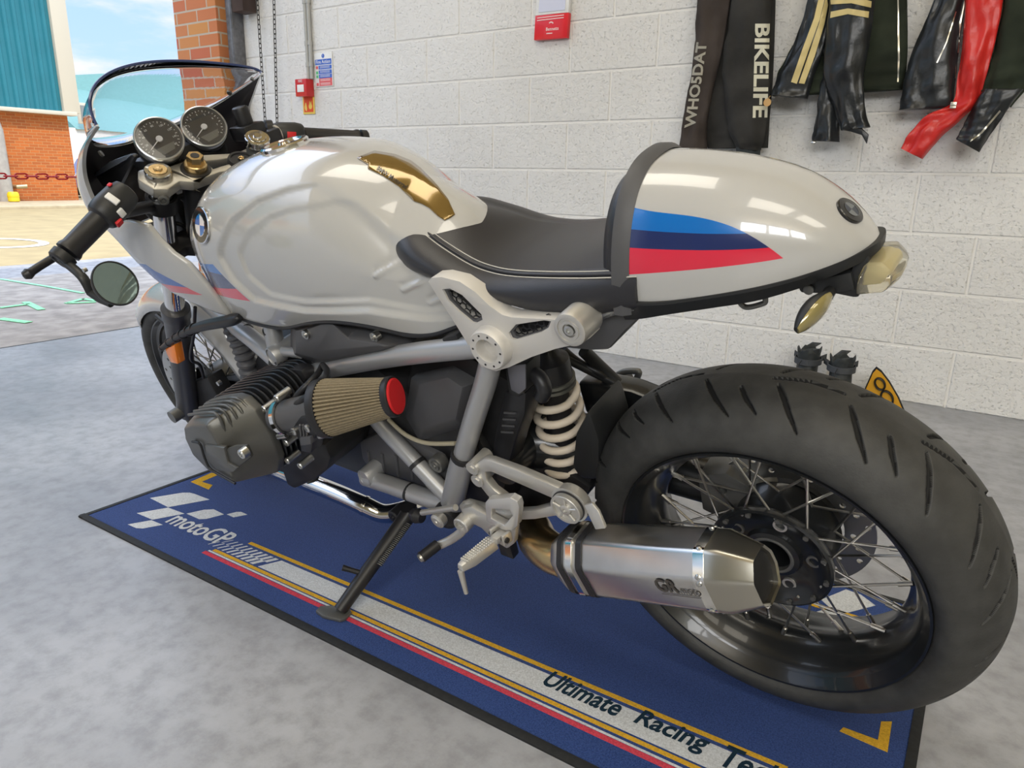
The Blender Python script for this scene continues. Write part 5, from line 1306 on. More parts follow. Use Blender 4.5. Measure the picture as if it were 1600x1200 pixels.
# bars
def bar(s):
    if s == 1: a, b = B(160, 338, .272), B(106, 394, .355); i_ = B(222, 300, .17)
    else: a, b = B(470, 213, -.255), B(560, 217, -.375); i_ = B(425, 212, -.175)
    d = (b - a).normalized()
    g = G(); g.cyl(fT[s] + axd * .062 + Y3 * (.02 * s), a, .012); g.lathe([(-.016, .031), (.016, .031), (.016, .0235), (-.016, .0235)], fT[s] + axd * .062, axd, 28, closed=True); hb_ = g.build('clip_on_bar', m_hose, mc)
    L = (b - a).length
    g = G(); g.lathe([(0, .026), (.004, .026), (.008, .0205), (L - .012, .0195), (L - .006, .022), (L, .022), (L + .002, .016)], a, d, 28); gp_ = g.build('handlebar_grip', m_hose, hb_)
    g = G(); g.lathe([(-.07, .016), (-.066, .024), (-.05, .029), (-.012, .0305), (0, .0285), (.004, .026)], a, d, 24); sw_ = g.build('switch_housing', m_tray, hb_)
    if s == 1:
        u = (CB - a).normalized(); u = (u - d * u.dot(d)).normalized(); v = d.cross(u)
        for t, ang_, m_, sz in ((-.028, .25, m_white, (.012, .024, .006)), (-.020, -.62, m_white, (.012, .016, .006)), (-.006, -1.05, m_redcap, (.014, .014, .006)), (-.05, 1.05, m_redcap, (.008, .010, .003))):
            n_ = u * math.cos(ang_) + v * math.sin(ang_); g = G(); g.box(a + d * t + n_ * .0305, sz, (d, n_.cross(d), n_)); g.build('switch_button', m_, sw_, bevel=.0015)
    else:
        g = G(); g.lathe([(-.088, .022), (-.080, .032), (-.066, .033)], a, d, 24); g.build('throttle_collar', m_hose, hb_)
        u = (CB - a).normalized(); u = (u - d * u.dot(d)).normalized(); g = G(); g.box(a - d * .028 + u * .0305, (.020, .018, .004), (d, u.cross(d), u)); g.build('stop_switch', m_redcap, sw_, bevel=.001)
    e = b + d * .004
    g = G(); g.lathe([(0, .016), (.002, .022), (.016, .0215), (.019, .018), (.019, .0135), (.016, .012), (.016, .006), (.018, .005), (.018, 0)], e, d, 28); be = g.build('bar_end', m_tray, hb_)
    return a, b, d, hb_, be
a, b, d, hbl, be = bar(1)
lv = [BXp(166, 345, 1.175), BXp(128, 372, 1.20), BXp(95, 396, 1.215), BXp(62, 416, 1.215), BXp(44, 428, 1.21)]
tube_part('clutch_lever', lv, [.010, .0085, .0075, .0075, .0078], m_hose, hbl)
g = G(); g.lathe([(-.010, 0), (-.008, .007), (0, .0105), (.008, .007), (.010, 0)], lv[-1], Y3, 20); g.build('lever_ball', m_hose, hbl)
g = G(); g.box(BXp(168, 340, 1.165), (.04, .03, .022)); g.build('lever_perch', m_hose, hbl, bevel=.005)
# bar-end mirror
e = b + d * .014
ar = [e + V((0, 0, -.005)), B(128, 432, .372), B(142, 456, .372), B(158, 467, .370), B(175, 474, .366)]
g = G(); g.tube(spline(ar[:3], 6) + [ar[3], ar[4]], .0085, 12, flat=.75); ma = g.build('mirror_arm', m_tray, hbl)
q = B(130, 423, .381); g = G(); g.cyl(q - Y3 * .006, q, .004, n=8); g.build('clamp_screw', m_bolt, ma)
mcx = B(180, 443, .358); mn = (CB - mcx).normalized(); mn = (mn * .80 + V((-.35, .12, .62)) * .3 + V((-.5, -.62, .1))).normalized()
g = G(); g.lathe([(-.013, 0), (-.012, .024), (-.005, .0375), (.0, .0395), (.003, .0388), (.003, .0368), (.001, .0364)], mcx, mn, 48); mh = g.build('mirror', m_tray, hbl)
g = G(); g.lathe([(.0015, .0366), (.0016, 0)], mcx, mn, 48); mg = g.build('mirror_glass', mat('mirror_silver', (.22, .29, .28), .03, 1), mh)  # glass tinted dark teal, painting in the scene it reflects
bar(-1)
rl = [BXp(455, 205, 1.24), BXp(490, 207, 1.26), BXp(530, 210, 1.25), BXp(556, 211, 1.235)]
tube_part('brake_lever', rl, .007, m_hose, mc)
g = G(); g.lathe([(0, .018), (.045, .018), (.046, .012)], B(386, 200, -.14), Z3, 24); g.box(B(388, 205, -.14), (.06, .055, .03)); g.build('brake_reservoir', m_hose, mc, bevel=.004)
g = G(); g.box(B(418, 216, -.17), (.05, .05, .035)); g.build('master_cylinder', m_hose, mc, bevel=.006)
q = B(431, 210, -.195); g = G(); g.lathe([(-.004, 0), (-.004, .02), (.004, .021), (.004, 0)], q, Y3, 24); g.build('bar_collar', m_alu, mc)

# fairing: painted shell, dark lining, clear screen, lower side blades
rowsF = [  # (t along half: rear edge .. nose) per height
    [(1.165, .190, 1.052), (1.235, .183, 1.032), (1.315, .150, 1.006), (1.385, .092, .987), (1.42, .040, .977), (1.428, 0, .975)],
    [(1.225, .203, 1.018), (1.285, .196, .998), (1.36, .160, .972), (1.425, .098, .952), (1.46, .043, .942), (1.468, 0, .940)],
    [(1.284, .203, .968), (1.342, .198, .948), (1.405, .163, .925), (1.46, .100, .905), (1.495, .045, .895), (1.503, 0, .893)],
    [(1.306, .202, .915), (1.362, .197, .895), (1.415, .161, .872), (1.462, .098, .855), (1.492, .045, .845), (1.499, 0, .843)],
    [(1.306, .198, .865), (1.355, .190, .845), (1.40, .154, .822), (1.435, .092, .806), (1.455, .042, .80), (1.46, 0, .798)]]
def half_to_full(r): 
    L = [V(p) for p in r]; return L + [V((p.x, -p.y, p.z)) for p in L[-2::-1]]
rowsF = [[tuple(c) for c in r] for r in rowsF]
full = [spline(half_to_full(r), 5) for r in rowsF]
nC = len(full[0]); cols = [spline([full[i][j] for i in range(len(full))], 5) for j in range(nC)]
g = G(); g.loft(cols, closed=False, cap=False); m_fair = paint('fairing_paint')
fair = g.build('front_fairing', m_fair, mc, angle=70)
ctr = V((1.30, 0, .92))
colsI = [[p + (ctr - p).normalized() * .008 for p in c] for c in cols]
g = G(); g.loft(colsI, closed=False, cap=False); g.build('fairing_lining', m_dark, fair, angle=70)
def edge_pts(): return [c[0] for c in cols]
g = G(); loop_o = [c for c in cols[0]] ; loop_i = [c for c in colsI[0]]
g.loft([loop_o, loop_i], closed=False, cap=False); g.loft([cols[-1], colsI[-1]], closed=False, cap=False); g.loft([[c[-1] for c in cols], [c[-1] for c in colsI]], closed=False, cap=False); g.loft([[c[0] for c in cols], [c[0] for c in colsI]], closed=False, cap=False)
g.build('fairing_rim', m_fair, fair)
# inner bracket and screws seen inside
for p in ((157, 241, .15), (138, 206, .17)):
    q = B(*p); g = G(); g.lathe([(0, .007), (.004, .006), (.004, 0)], q, V((-.6, -.7, .3)), 14); g.build('fairing_screw', m_gun, fair)
g = G(); g.prism([B(a, b, .125) for a, b in ((145, 270), (205, 241), (210, 246), (182, 300), (160, 292))], (0, -.012, 0)); g.build('fairing_stay', m_hose, mc, bevel=.004)
g = G(); g.prism([B(a, b, .132) for a, b in ((145, 272), (172, 252), (205, 240), (196, 250), (168, 267), (150, 276))], (0, -.004, 0)); g.build('stay_edge', mat('satin_blue_grey', (.35, .40, .50), .25, .6), mc, bevel=.001)
# windscreen
mscr, nt, bs = newmat('clear_screen'); bs.inputs['Base Color'].default_value = (.93, .94, .98, 1); bs.inputs['Roughness'].default_value = .02; bs.inputs['Transmission Weight'].default_value = 1; bs.inputs['IOR'].default_value = 1.12; bs.inputs['Specular IOR Level'].default_value = .8
nE = nC
def arch(t):  # free rear edge
    a = PI * t; y = .190 * math.cos(a) * (1 + .0 * math.sin(a)); s = math.sin(a) ** .85
    return V((1.165 + .015 * s, y, 1.054 + .068 * s + .20 * y * s))
low = [c[0] for c in cols]
acc = [0]
for i in range(1, nC): acc.append(acc[-1] + (low[i] - low[i - 1]).length)
scr = []
for i in range(nC):
    t = acc[i] / acc[-1]; e_ = arch(t); l_ = low[i]; row = []
    for k in range(9):
        f = k / 8; p = l_.lerp(e_, f); bulge = math.sin(PI * f) * (.004 + .016 * math.sin(PI * t)); nrm_ = (p - V((1.15, 0, .90))).normalized()
        row.append(p + nrm_ * bulge)
    scr.append(row)
g = G(); g.loft(scr, closed=False, cap=False); ws = g.build('windscreen', mscr, mc, angle=80); sd2_ = ws.modifiers.new('solid', 'SOLIDIFY'); sd2_.thickness = .0035
g = G(); g.tube([r[-1] for r in scr], .0026, 8); g.build('screen_edge', mat('screen_edge_blue', (.04, .06, .16), .15, coat=.5), ws)
g = G(); g.tube([r[0] + V((-.002, 0, .001)) for r in scr], .003, 8, flat=.6); g.build('screen_trim', mat('screen_trim_white', (.70, .72, .76), .25), ws)
for i in (6, nC - 9, nC - 4):
    q = scr[i][1]; nn = (V((1.2, 0, .95)) - q).normalized(); g = G(); g.lathe([(.002, .006), (.006, .005), (.006, 0)], q, nn, 14); g.build('screen_screw', m_gun, ws)
# lower blades
bl = [(158, 352), (178, 346), (200, 345), (228, 352), (246, 374), (268, 396), (292, 412), (322, 446), (358, 495), (338, 490), (300, 474), (268, 458), (240, 436), (212, 410), (185, 380)]
yb = lambda p: .205 - .045 * max(0, (p[0] - 230)) / 130
q1 = [B(a_, b_, yb((a_, b_))) for a_, b_ in bl]
def blade(sgn):
    P = [V((p.x, p.y * sgn, p.z)) for p in q1]; c = sum(P, V()) / len(P)
    g = G(); inner = [p - Y3 * (.012 * sgn) for p in P]; mid = [c.lerp(p, .55) + Y3 * (.006 * sgn) for p in P]
    n = len(P); g.loft([inner, P, mid], cap=False); g.add(mid, [tuple(range(n))]); g.add(inner, [tuple(range(n))])
    kA = fitp([(213, 410), (240, 412)], .2, 1); kB = fitp([(232, 426), (264, 432)], .195, 1); kC = fitp([(247, 437), (278, 447)], .19, 1); kD = fitp([(262, 451), (300, 461)], .185, 1)
    eL = XZ([(240, 410), (302, 461)], .19); k_ = (eL[1][0] - eL[0][0]) / (eL[1][1] - eL[0][1]); c_ = eL[0][0] - k_ * eL[0][1]
    def st_(x, y, z):
        on = x.gt(z * k_ + c_); a1, b1, c1_, d1_ = (z - poly(x, p) for p in (kA, kB, kC, kD))
        return [(on * a1.lt(0) * c1_.gt(0), (.06, .14, .42)), (on * c1_.lt(0) * d1_.gt(0), (.62, .10, .12))]
    return g.build('fairing_blade', paint('blade_paint', st_), fair, bevel=.004, angle=50)
blade(1); blade(-1)
# front mudguard
g = G(); secs = []
for k in range(22):
    th = math.radians(38 + k * (168 - 38) / 21); R0 = .318; row = []
    endk = min(1, min(k, 21 - k) / 3 + .35)
    for j in range(13):
        f = (j - 6) / 6; y = .068 * math.sin(f * PI / 2) * (.7 + .3 * endk); drop = .052 * (1 - math.cos(f * PI / 2)) ** 1.0 * 1.1
        row.append(FWc + V((math.cos(th) * (R0 - drop), y, math.sin(th) * (R0 - drop))))
    secs.append(row)
g.loft(secs, closed=False, cap=False); mg_ = g.build('front_mudguard', m_fair, mc, angle=60); sdm = mg_.modifiers.new('solid', 'SOLIDIFY'); sdm.thickness = .003
tube_part('mudguard_stay', [FWc + V((.02, .075, .25)), V((1.40, .105, .50))], .007, m_eng)
# left front indicator on its stalk
st1 = BP((376, 494, .158), (366, 499, .162), (322, 508, .172), (300, 515, .178), (275, 528, .188), (252, 545, .196))
g = G(); g.tube(spline(st1, 5), [min(.008 + .0016 * i, .019 - .011 * (i / 25)) for i in range(26)], 14, flat=.75); sk = g.build('indicator_stalk', m_hose, mc)
for i in range(6):
    c_ = spline(st1, 5)[14 + i * 2]; dd = (st1[-1] - st1[2]).normalized(); g = G(); g.lathe([(-.002, .009), (-.002, .0125 - i * .0006), (.002, .0125 - i * .0006), (.002, .009)], c_, dd, 16, closed=True); g.build('stalk_rib', m_hose, sk)
bl_ = [(257, 545), (272, 539), (277, 566), (278, 570), (266, 567), (259, 552)]
g = G(); g.prism([B(a_, b_, .196) for a_, b_ in bl_], (0, -.022, 0)); g.build('indicator_lens', m_orange, sk, bevel=.004)
# calipers and lines by the front wheel
g = G(); g.prism(P3(XZ([(300, 596), (330, 585), (350, 620), (345, 650), (318, 655), (305, 630)], .085), .10), (0, -.05, 0)); g.build('front_caliper', m_eng, mc, bevel=.006)
for p in ((325, 572), (340, 600)):
    q = B(*p, .115); g = G(); g.cyl(q - Y3 * .01, q, .006, n=10); g.build('caliper_bolt', m_bolt, mc)
tube_part('front_brake_hose', BP((305, 480, .12), (303, 520, .125), (298, 560, .125), (312, 570, .11), (318, 590, .10)), .004, m_hose, sp=5)
# corrugated hose running down beside the downtube
cp = BP((358, 500, .095), (372, 530, .10), (384, 560, .105), (392, 590, .108))
pts = spline(cp, 12); g = G(); g.tube(pts, [.0235 if (i // 2) % 2 else .0195 for i in range(len(pts))], 18); g.build('corrugated_hose', m_airbox, mc)
tube_part('hose_stub', BP((393, 592, .108), (398, 612, .108)), .012, m_alu)
g = G(); g.prism(P3(XZ([(335, 590), (395, 600), (400, 660), (330, 680), (315, 640)], .02), .02), (0, -.16, 0)); g.build('engine_front_cover', m_eng, mc, bevel=.01)
# cables at the cylinder top
tube_part('plug_lead', BP((*c6(640, 330), .14), (*c6(700, 345), .15), (*c6(760, 380), .16)), .004, m_hose, sp=4)

# ------------------------------------------------------------------ footrest bracket, levers and stand
yF = .175
def arm(name, pts, par, y=yF, th=.016, bev=.003, m=None):
    g = G(); g.prism(P3(XZ(pts, y), y), (0, -th, 0)); return g.build(name, m or m_alu, par, bevel=bev)
fbk = arm('footrest_bracket', [(739, 733), (748, 722), (758, 719), (770, 722), (820, 740), (878, 766), (896, 776), (893, 800), (870, 806), (840, 808), (800, 812), (760, 808), (718, 800), (712, 788), (730, 786), (760, 796), (800, 795)], mc) if False else None
up_ = arm('bracket_arm', [(738, 738), (744, 724), (754, 718), (766, 720), (812, 737), (884, 768), (880, 782), (862, 779), (808, 756), (768, 738), (758, 738), (760, 752), (771, 766), (790, 780), (782, 788), (762, 776), (748, 758)], mc)
lo_ = arm('lower_arm', [(716, 790), (726, 786), (748, 792), (790, 801), (830, 799), (868, 789), (876, 794), (872, 806), (836, 812), (790, 814), (745, 808), (722, 804)], up_)
arm('inner_web', [(762, 776), (790, 790), (815, 800), (800, 806), (770, 795)], up_, yF - .004, .010)
for p in ((737, 733), (745, 752)):
    q = B(*p, yF + .004); g = G(); g.cyl(q - Y3 * .045, q, .0125, n=20); g.cyl(q, q + Y3 * .002, .007, n=6); g.build('mount_sleeve', m_alu, up_)
qr = B(883, 797, yF + .012)
g = G(); g.lathe([(-.03, .030), (-.026, .0325), (-.012, .0325), (-.011, .028)], qr, Y3, 40); rn = g.build('rubber_mount_cup', m_alu, up_)
g = G(); g.lathe([(-.012, .0285), (-.008, .0285)], qr, Y3, 40); g.build('rubber_ring', m_hose, rn)
g = G()
g.lathe([(-.008, .027), (0, .027), (.001, .026), (.001, .0225), (-.003, .022), (-.003, .010), (.001, .0095), (.002, .008), (.002, .004), (-.001, .004), (-.001, 0)], qr, Y3, 40)
wc = g.build('wheel_cap', m_alu, rn)
for k in range(5):
    a = 2 * PI * k / 5 + .3; u = V((math.cos(a), 0, math.sin(a))); g = G(); g.tube([qr + u * .0095 - Y3 * .001, qr + u * .023 - Y3 * .001], .0022, 6); g.build('cap_rib', m_alu, wc)
# heel guard loop
hg = [(758, 786), (762, 781), (797, 778), (808, 784), (811, 793), (808, 822), (800, 829), (786, 828), (760, 814)]; hh_ = [(768, 795), (796, 796), (801, 806), (788, 821), (767, 810)]
g = G(); yh = .205
g.prism(P3(XZ(hg, yh), yh), (0, -.014, 0), [P3(XZ(hh_, yh), yh)[::-1]]); g.build('heel_guard', mat('satin_silver', (.68, .67, .65), .35, .7), up_, bevel=.003, seg=3)
arm('peg_plate', [(720, 796), (735, 792), (790, 822), (806, 826), (803, 850), (792, 858), (772, 846), (752, 826), (728, 814)], up_, .190, .014)
# footpeg with knurled rubberless top and feeler
p0, p1 = B(770, 848, .225), B(719, 888, .30)
dp = (p1 - p0).normalized(); upz = (Z3 - dp * dp.z).normalized(); sdp = dp.cross(upz)
g = G(); g.loft([[p0 + dp * t + sdp * (w_ * a) + upz * (h_ * b_) for a, b_ in ((-1, -.6), (-.7, 1), (.7, 1), (1, -.6))] for t, w_, h_ in ((0, .0135, .011), ((p1 - p0).length * .7, .0125, .010), ((p1 - p0).length, .0075, .007))]); pg = g.build('footpeg', m_alu, up_, bevel=.0015)
g = G()
L = (p1 - p0).length
for i in range(13):
    for j in range(4):
        q = p0 + dp * (.006 + i * (L - .012) / 13) + sdp * ((-.0082 + j * .0055) * (1 - .3 * i / 13)) + upz * .0105
        g.lathe([(-.002, .0022), (.0005, .0018), (.0016, .0006), (.0017, 0)], q, upz, 6)
kn = g.build('grip_studs', m_alu, pg); kn['kind'] = 'stuff'
g = G(); q = p1 - upz * .005; g.cyl(q, q + V((-.004, .006, -.045)), .0055, .0038, n=14); g.build('feeler_pin', m_alu, pg)
g = G(); q = B(780, 838, .215); g.box(q, (.026, .016, .012), (dp, sdp, upz)); g.box(q + sdp * .014 - dp * .004, (.02, .006, .022), (dp, sdp, upz)); g.box(q - sdp * .014 - dp * .004, (.02, .006, .022), (dp, sdp, upz)); g.build('peg_hinge', m_alu, pg, bevel=.0015)
g = G(); g.cyl(q - sdp * .02, q + sdp * .02, .005, n=12); g.build('hinge_pin', m_eng, pg)
g = G(); g.box(B(793, 850, .16), (.03, .02, .05)); g.build('rear_brake_switch', m_hose, up_, bevel=.003)
# gear lever
q = B(720, 822, .205)
g = G(); g.lathe([(-.04, .0125), (-.02, .0165), (0, .0165), (.002, .0145), (.002, .010), (-.002, .0095), (-.002, .005), (.001, .0045), (.001, 0)], q, Y3, 28); gl_ = g.build('gear_lever', m_alu, up_)
s0, s1 = B(722, 830, .205), B(684, 853, .225); g = G(); g.tube(spline([q, s0, B(705, 843, .21), s1], 5), .0065, 12, flat=1.3); g.build('lever_arm', m_alu, gl_)
r0, r1 = B(684, 851, .228), B(658, 871, .265); g = G(); g.cyl(r0, r1, .0105, .0105, 20); g.build('lever_rubber', m_hose, gl_)
dr = (r1 - r0).normalized(); g = G(); g.cyl(r1 - dr * .001, r1 + dr * .004, .0085, .0075, 18); g.build('lever_tip', m_bolt, gl_)
q = B(683, 815, .19); g = G(); g.lathe([(-.035, .011), (-.015, .0155), (0, .0155), (.001, .012), (.003, .010), (.003, .004), (.005, .003), (.005, 0)], q, Y3, 26); g.build('pivot_bolt', m_alu, up_)
tube_part('linkage_rod', BP((660, 801, .18), (685, 797, .185), (712, 793, .19)), .006, m_alu, up_, sp=3)
g = G(); q = B(652, 806, .165); g.lathe([(-.016, .0), (-.014, .011), (0, .016), (.014, .011), (.016, 0)], q, X3, 20); g.build('stand_switch', m_hose, mc)
# side stand reaching the mat
foot = BINV @ W(528, 958, 2, .0045)
tp = B(641, 800, .125); kn_ = tp.lerp(foot, .12)
g = G(); g.tube([tp + V((0, 0, .015)), tp, kn_, tp.lerp(foot, .55), tp.lerp(foot, .9), foot + (tp - foot).normalized() * .006], [.018, .020, .0175, .0155, .0145, .014], 16); ss = g.build('side_stand', m_hose, mc)
fw_ = BROT @ V((-.96, -.28, 0)); fz = BROT @ V((0, 0, 1)); fs_ = fz.cross(fw_).normalized()
g = G(); fp = foot + fw_ * .004
g.prism([fp + fw_ * a_ + fs_ * b_ - fz * .0055 for a_, b_ in ((-.028, -.012), (-.02, -.02), (.02, -.019), (.042, -.010), (.042, .008), (.02, .019), (-.02, .02), (-.028, .012))], fz * .007); g.build('stand_foot', m_gun, ss, bevel=.0015)
tg = B(585, 897, .17) if False else tp.lerp(foot, .63)
e2 = tg + (BROT @ V((-.035, -.03, .018))); g = G(); g.tube([tg, tg.lerp(e2, .6), e2], [.006, .0055, .0065], 12); g.build('stand_tang', m_hose, ss)
sp_o = BROT @ V((.020, -.004, .004)); sp0, sp1 = tp.lerp(foot, .10) + sp_o, tp.lerp(foot, .52) + sp_o
pts = []; ad = (sp1 - sp0).normalized(); u = ad.cross(Y3).normalized(); w_ = ad.cross(u); Ls = (sp1 - sp0).length
for k in range(26 * 10 + 1): t = k / 260; a = 2 * PI * 26 * t; pts.append(sp0 + ad * (Ls * t) + (u * math.cos(a) + w_ * math.sin(a)) * .0055)
g = G(); g.tube(pts, .0013, 5); g.build('stand_spring', m_gun, ss)
q = B(615, 808, .14); g = G(); g.lathe([(-.03, .015), (0, .016), (.003, .013), (.003, .006), (.006, .005), (.006, 0)], q, Y3, 20); g.build('stand_pivot', m_hose, ss)
# dark mass behind the footrest bracket
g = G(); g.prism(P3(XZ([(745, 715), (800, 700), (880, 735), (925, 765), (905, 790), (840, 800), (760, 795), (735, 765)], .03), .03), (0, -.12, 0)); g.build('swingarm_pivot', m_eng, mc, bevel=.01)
from mathutils import noise as mnoise
# ================================================================== JACKETS, BOOTS, PLATE
m_hood = mat('washed_black_cotton', (.035, .034, .032), .9, var=.35, vscale=5, bump=.3, bscale=500, spec=.15)
m_hood2 = mat('faded_brown_black_cotton', (.055, .045, .040), .9, var=.3, vscale=6, bump=.3, bscale=500, spec=.15)
m_lth = mat('black_leather', (.016, .018, .020), .33, var=.3, vscale=12, bump=.35, bscale=90)
m_lth2 = mat('dull_black_lining', (.022, .028, .018), .8, var=.4, vscale=7, spec=.2)
m_rl = mat('red_leather', (.56, .022, .018), .36, var=.12, vscale=10, bump=.35, bscale=90)
m_ylw = mat('pale_yellow_stripe', (.62, .50, .22), .5, var=.08)
m_zip = mat('zip_metal', (.60, .57, .48), .35, 1)
m_print = mat('cream_print', (.62, .60, .48), .7)
def Wj(px, py, y): return W(px, py, 1, y)
def garment(name, L, R, y, depth, m, parent, wr=.004, nfold=5, seed=0, bulge=.6, cap=True, rows=40, n=34):
    """soft hanging tube: left and right silhouette pixels per row (same heights), given centre plane"""
    rnd = random.Random(seed); Ls = spline([Wj(a, b, y) for a, b in L], 8); Rs = spline([Wj(a, b, y) for a, b in R], 8)
    ph = [rnd.uniform(0, 6.28) for _ in range(6)]; secs = []; N = len(Ls)
    for i in range(N):
        a, b = Ls[i], Rs[i]; c = (a + b) / 2; hw = (b - a) / 2; w_ = hw.length; dep = min(depth, w_ * 1.1); row = []; t = i / N
        for k in range(n):
            f = 2 * PI * k / n; cx_, sy = math.cos(f), math.sin(f)
            fold = wr * (math.sin(nfold * f + ph[0] + 2.2 * math.sin(t * 5 + ph[1])) + .6 * math.sin(2 * nfold * f + ph[2] + t * 7) + .7 * math.sin(t * 40 + ph[3] + 3 * cx_) * (.25 + .75 * t))
            pz = Vector((c.x * 9 + cx_ * 1.3, seed * 3.1, c.z * 9)); fold += wr * 2.2 * (mnoise.noise(pz) + .6 * mnoise.noise(pz * 2.3) + .4 * mnoise.noise(Vector((pz.x * 2, pz.y, pz.z * 5.5))) * (.4 + t))
            row.append(c + hw * (cx_ * (1 + fold / max(w_, .02) * .25)) + V((0, -1, 0)) * (sy * dep * .5 + (fold if sy > -.2 else 0)))
        secs.append(row)
    g = G(); g.loft(secs, cap=cap); o = g.build(name, m, parent, angle=80); return o
def jroot(name, px, py, y, lab, cat_): 
    r = empty(name, Wj(px, py, y)); return tag(r, lab, cat_)
def jchild(r, o): return child(r, o)
def wtext(g, bv, txt, p0, p1, hpx, up, off=.003, bold=0):
    vs, fs = text_geo(txt, 1, 0, bold); bm = bmesh.new(); tv = [bm.verts.new(v) for v in vs]
    for f in fs:
        try: bm.faces.new([tv[i] for i in f])
        except ValueError: pass
    bmesh.ops.triangulate(bm, faces=bm.faces)
    for _ in range(4): bmesh.ops.subdivide_edges(bm, edges=[e for e in bm.edges if e.calc_length() > .12], cuts=1)
    bmesh.ops.triangulate(bm, faces=bm.faces); bm.verts.index_update(); vs = [v.co.copy() for v in bm.verts]; fs = [tuple(v.index for v in f.verts) for f in bm.faces]; bm.free()
    x0, x1 = min(v.x for v in vs), max(v.x for v in vs); y0, y1 = min(v.y for v in vs), max(v.y for v in vs); P = []
    for v in vs:
        a = (v.x - x0) / (x1 - x0); b = (v.y - y0) / (y1 - y0) * hpx
        px, py = p0[0] + (p1[0] - p0[0]) * a + up[0] * b, p0[1] + (p1[1] - p0[1]) * a + up[1] * b
        d = ray(px, py).normalized(); l, n_, i_, ds = bv.ray_cast(CAM, d); P.append(None if l is None else l - d * off)
    g.add([p if p is not None else (0, 0, 0) for p in P], [f for f in fs if all(P[i] is not None for i in f)])
def wbvh(o): return BVHTree.FromPolygons([v.co.copy() for v in o.data.vertices], [tuple(p.vertices) for p in o.data.polygons])
def wdecal(g, bv, pts, off=.002, cuts=4):
    bm = bmesh.new(); vs = [bm.verts.new((a, b, 0)) for a, b in pts]; es = [bm.edges.new((vs[i], vs[(i + 1) % len(vs)])) for i in range(len(vs))]
    bmesh.ops.triangle_fill(bm, use_beauty=True, use_dissolve=False, edges=es)
    for _ in range(cuts): bmesh.ops.subdivide_edges(bm, edges=[e for e in bm.edges if e.calc_length() > 5], cuts=1)
    bmesh.ops.triangulate(bm, faces=bm.faces); bm.verts.index_update(); P = []
    for v in bm.verts:
        d = ray(v.co.x, v.co.y).normalized(); l, n_, i_, ds = bv.ray_cast(CAM, d); P.append(None if l is None else l - d * off)
    fs = [tuple(v.index for v in f.verts) for f in bm.faces if all(P[v.index] is not None for v in f.verts)]; bm.free()
    g.add([p if p is not None else (0, 0, 0) for p in P], fs)

# --- hoodie: two sleeves hanging in front of its dark body
h = jroot('hanging_hoodie', 1150, -60, 3.2, 'black hooded sweatshirt hanging on the wall with pale lettering down both sleeves', 'hoodie')
jchild(h, garment('body', [(1092, -90), (1092, 0), (1090, 120), (1098, 200), (1108, 232)], [(1212, -90), (1212, 0), (1208, 120), (1203, 180), (1200, 231)], 3.235, .08, m_hood, None, seed=1, nfold=7))
slL = garment('sleeve', [(1090, -60), (1089, 10), (1084, 80), (1075, 150), (1064, 215), (1058, 252)], [(1150, -60), (1140, 10), (1128, 80), (1112, 150), (1104, 200), (1106, 246)], 3.185, .07, m_hood2, None, seed=2, nfold=3); jchild(h, slL)
slR = garment('sleeve', [(1150, -60), (1142, 30), (1131, 90), (1130, 140), (1138, 200), (1150, 232)], [(1206, -60), (1205, 30), (1204, 90), (1203, 150), (1196, 210), (1188, 236)], 3.175, .085, m_hood, None, seed=3, nfold=3); jchild(h, slR)
jchild(h, garment('cuff', [(1150, 230), (1152, 250), (1152, 262)], [(1188, 234), (1187, 252), (1186, 264)], 3.175, .05, mat('ribbed_cuff', (.03, .036, .038), .9, bump=.6, bscale=250), None, seed=4, wr=.001))
jchild(h, garment('cuff', [(1060, 228), (1058, 246), (1057, 262)], [(1106, 232), (1103, 250), (1101, 264)], 3.185, .05, m_hood2, None, seed=5, wr=.001))
g = G(); wtext(g, wbvh(slL), 'WHO5DAT', (1086, 200), (1105, 66), 17, (-1, 0), bold=.03); bl = jchild(h, g.build('sleeve_lettering', mat('worn_cream_print', (.36, .34, .28), .8), fix=False))
g = G(); wtext(g, wbvh(slR), 'BIKELIFE', (1180, 37), (1176, 184), 23, (1, .0), bold=.03); jchild(h, g.build('sleeve_lettering', m_print, fix=False))
g = G(); q = Wj(1199, 160, 3.12); g.lathe([(-.001, 0), (-.001, .015), (.001, .015), (.001, 0)], q, V((0, 1, 0)), 24); g.cyl(q + V((0, 0, .014)), q + V((0, .03, .026)), .002); o = jchild(h, g.build('round_tag', mat('copper_tag', (.62, .38, .16), .4, .5)))
# --- leather jacket with yellow stripes
j = jroot('hanging_jacket', 1310, -60, 3.2, 'black leather jacket with pale yellow stripes on its sleeves, middle of the hanging row', 'jacket')
bd = garment('body', [(1272, -80), (1262, 0), (1240, 70), (1215, 115), (1206, 150)], [(1420, -80), (1418, 0), (1418, 70), (1416, 110), (1412, 140)], 3.235, .08, m_lth2, None, seed=6, nfold=8); jchild(j, bd)
s1_ = garment('sleeve', [(1268, -60), (1262, 0), (1240, 70), (1216, 118), (1205, 148)], [(1310, -60), (1300, 0), (1288, 70), (1272, 120), (1262, 155)], 3.18, .08, m_lth, None, seed=7, nfold=4); jchild(j, s1_)
s2_ = garment('sleeve', [(1292, -60), (1296, 10), (1290, 70), (1288, 120), (1306, 180), (1314, 204)], [(1372, -60), (1366, 10), (1360, 60), (1350, 120), (1352, 170), (1360, 199)], 3.165, .095, m_lth, None, seed=8, nfold=4); jchild(j, s2_)
s3_ = garment('sleeve_lining', [(1288, 60), (1284, 110), (1276, 170), (1270, 220)], [(1312, 60), (1312, 110), (1312, 170), (1312, 222)], 3.20, .06, m_lth, None, seed=9, nfold=3); jchild(j, s3_)
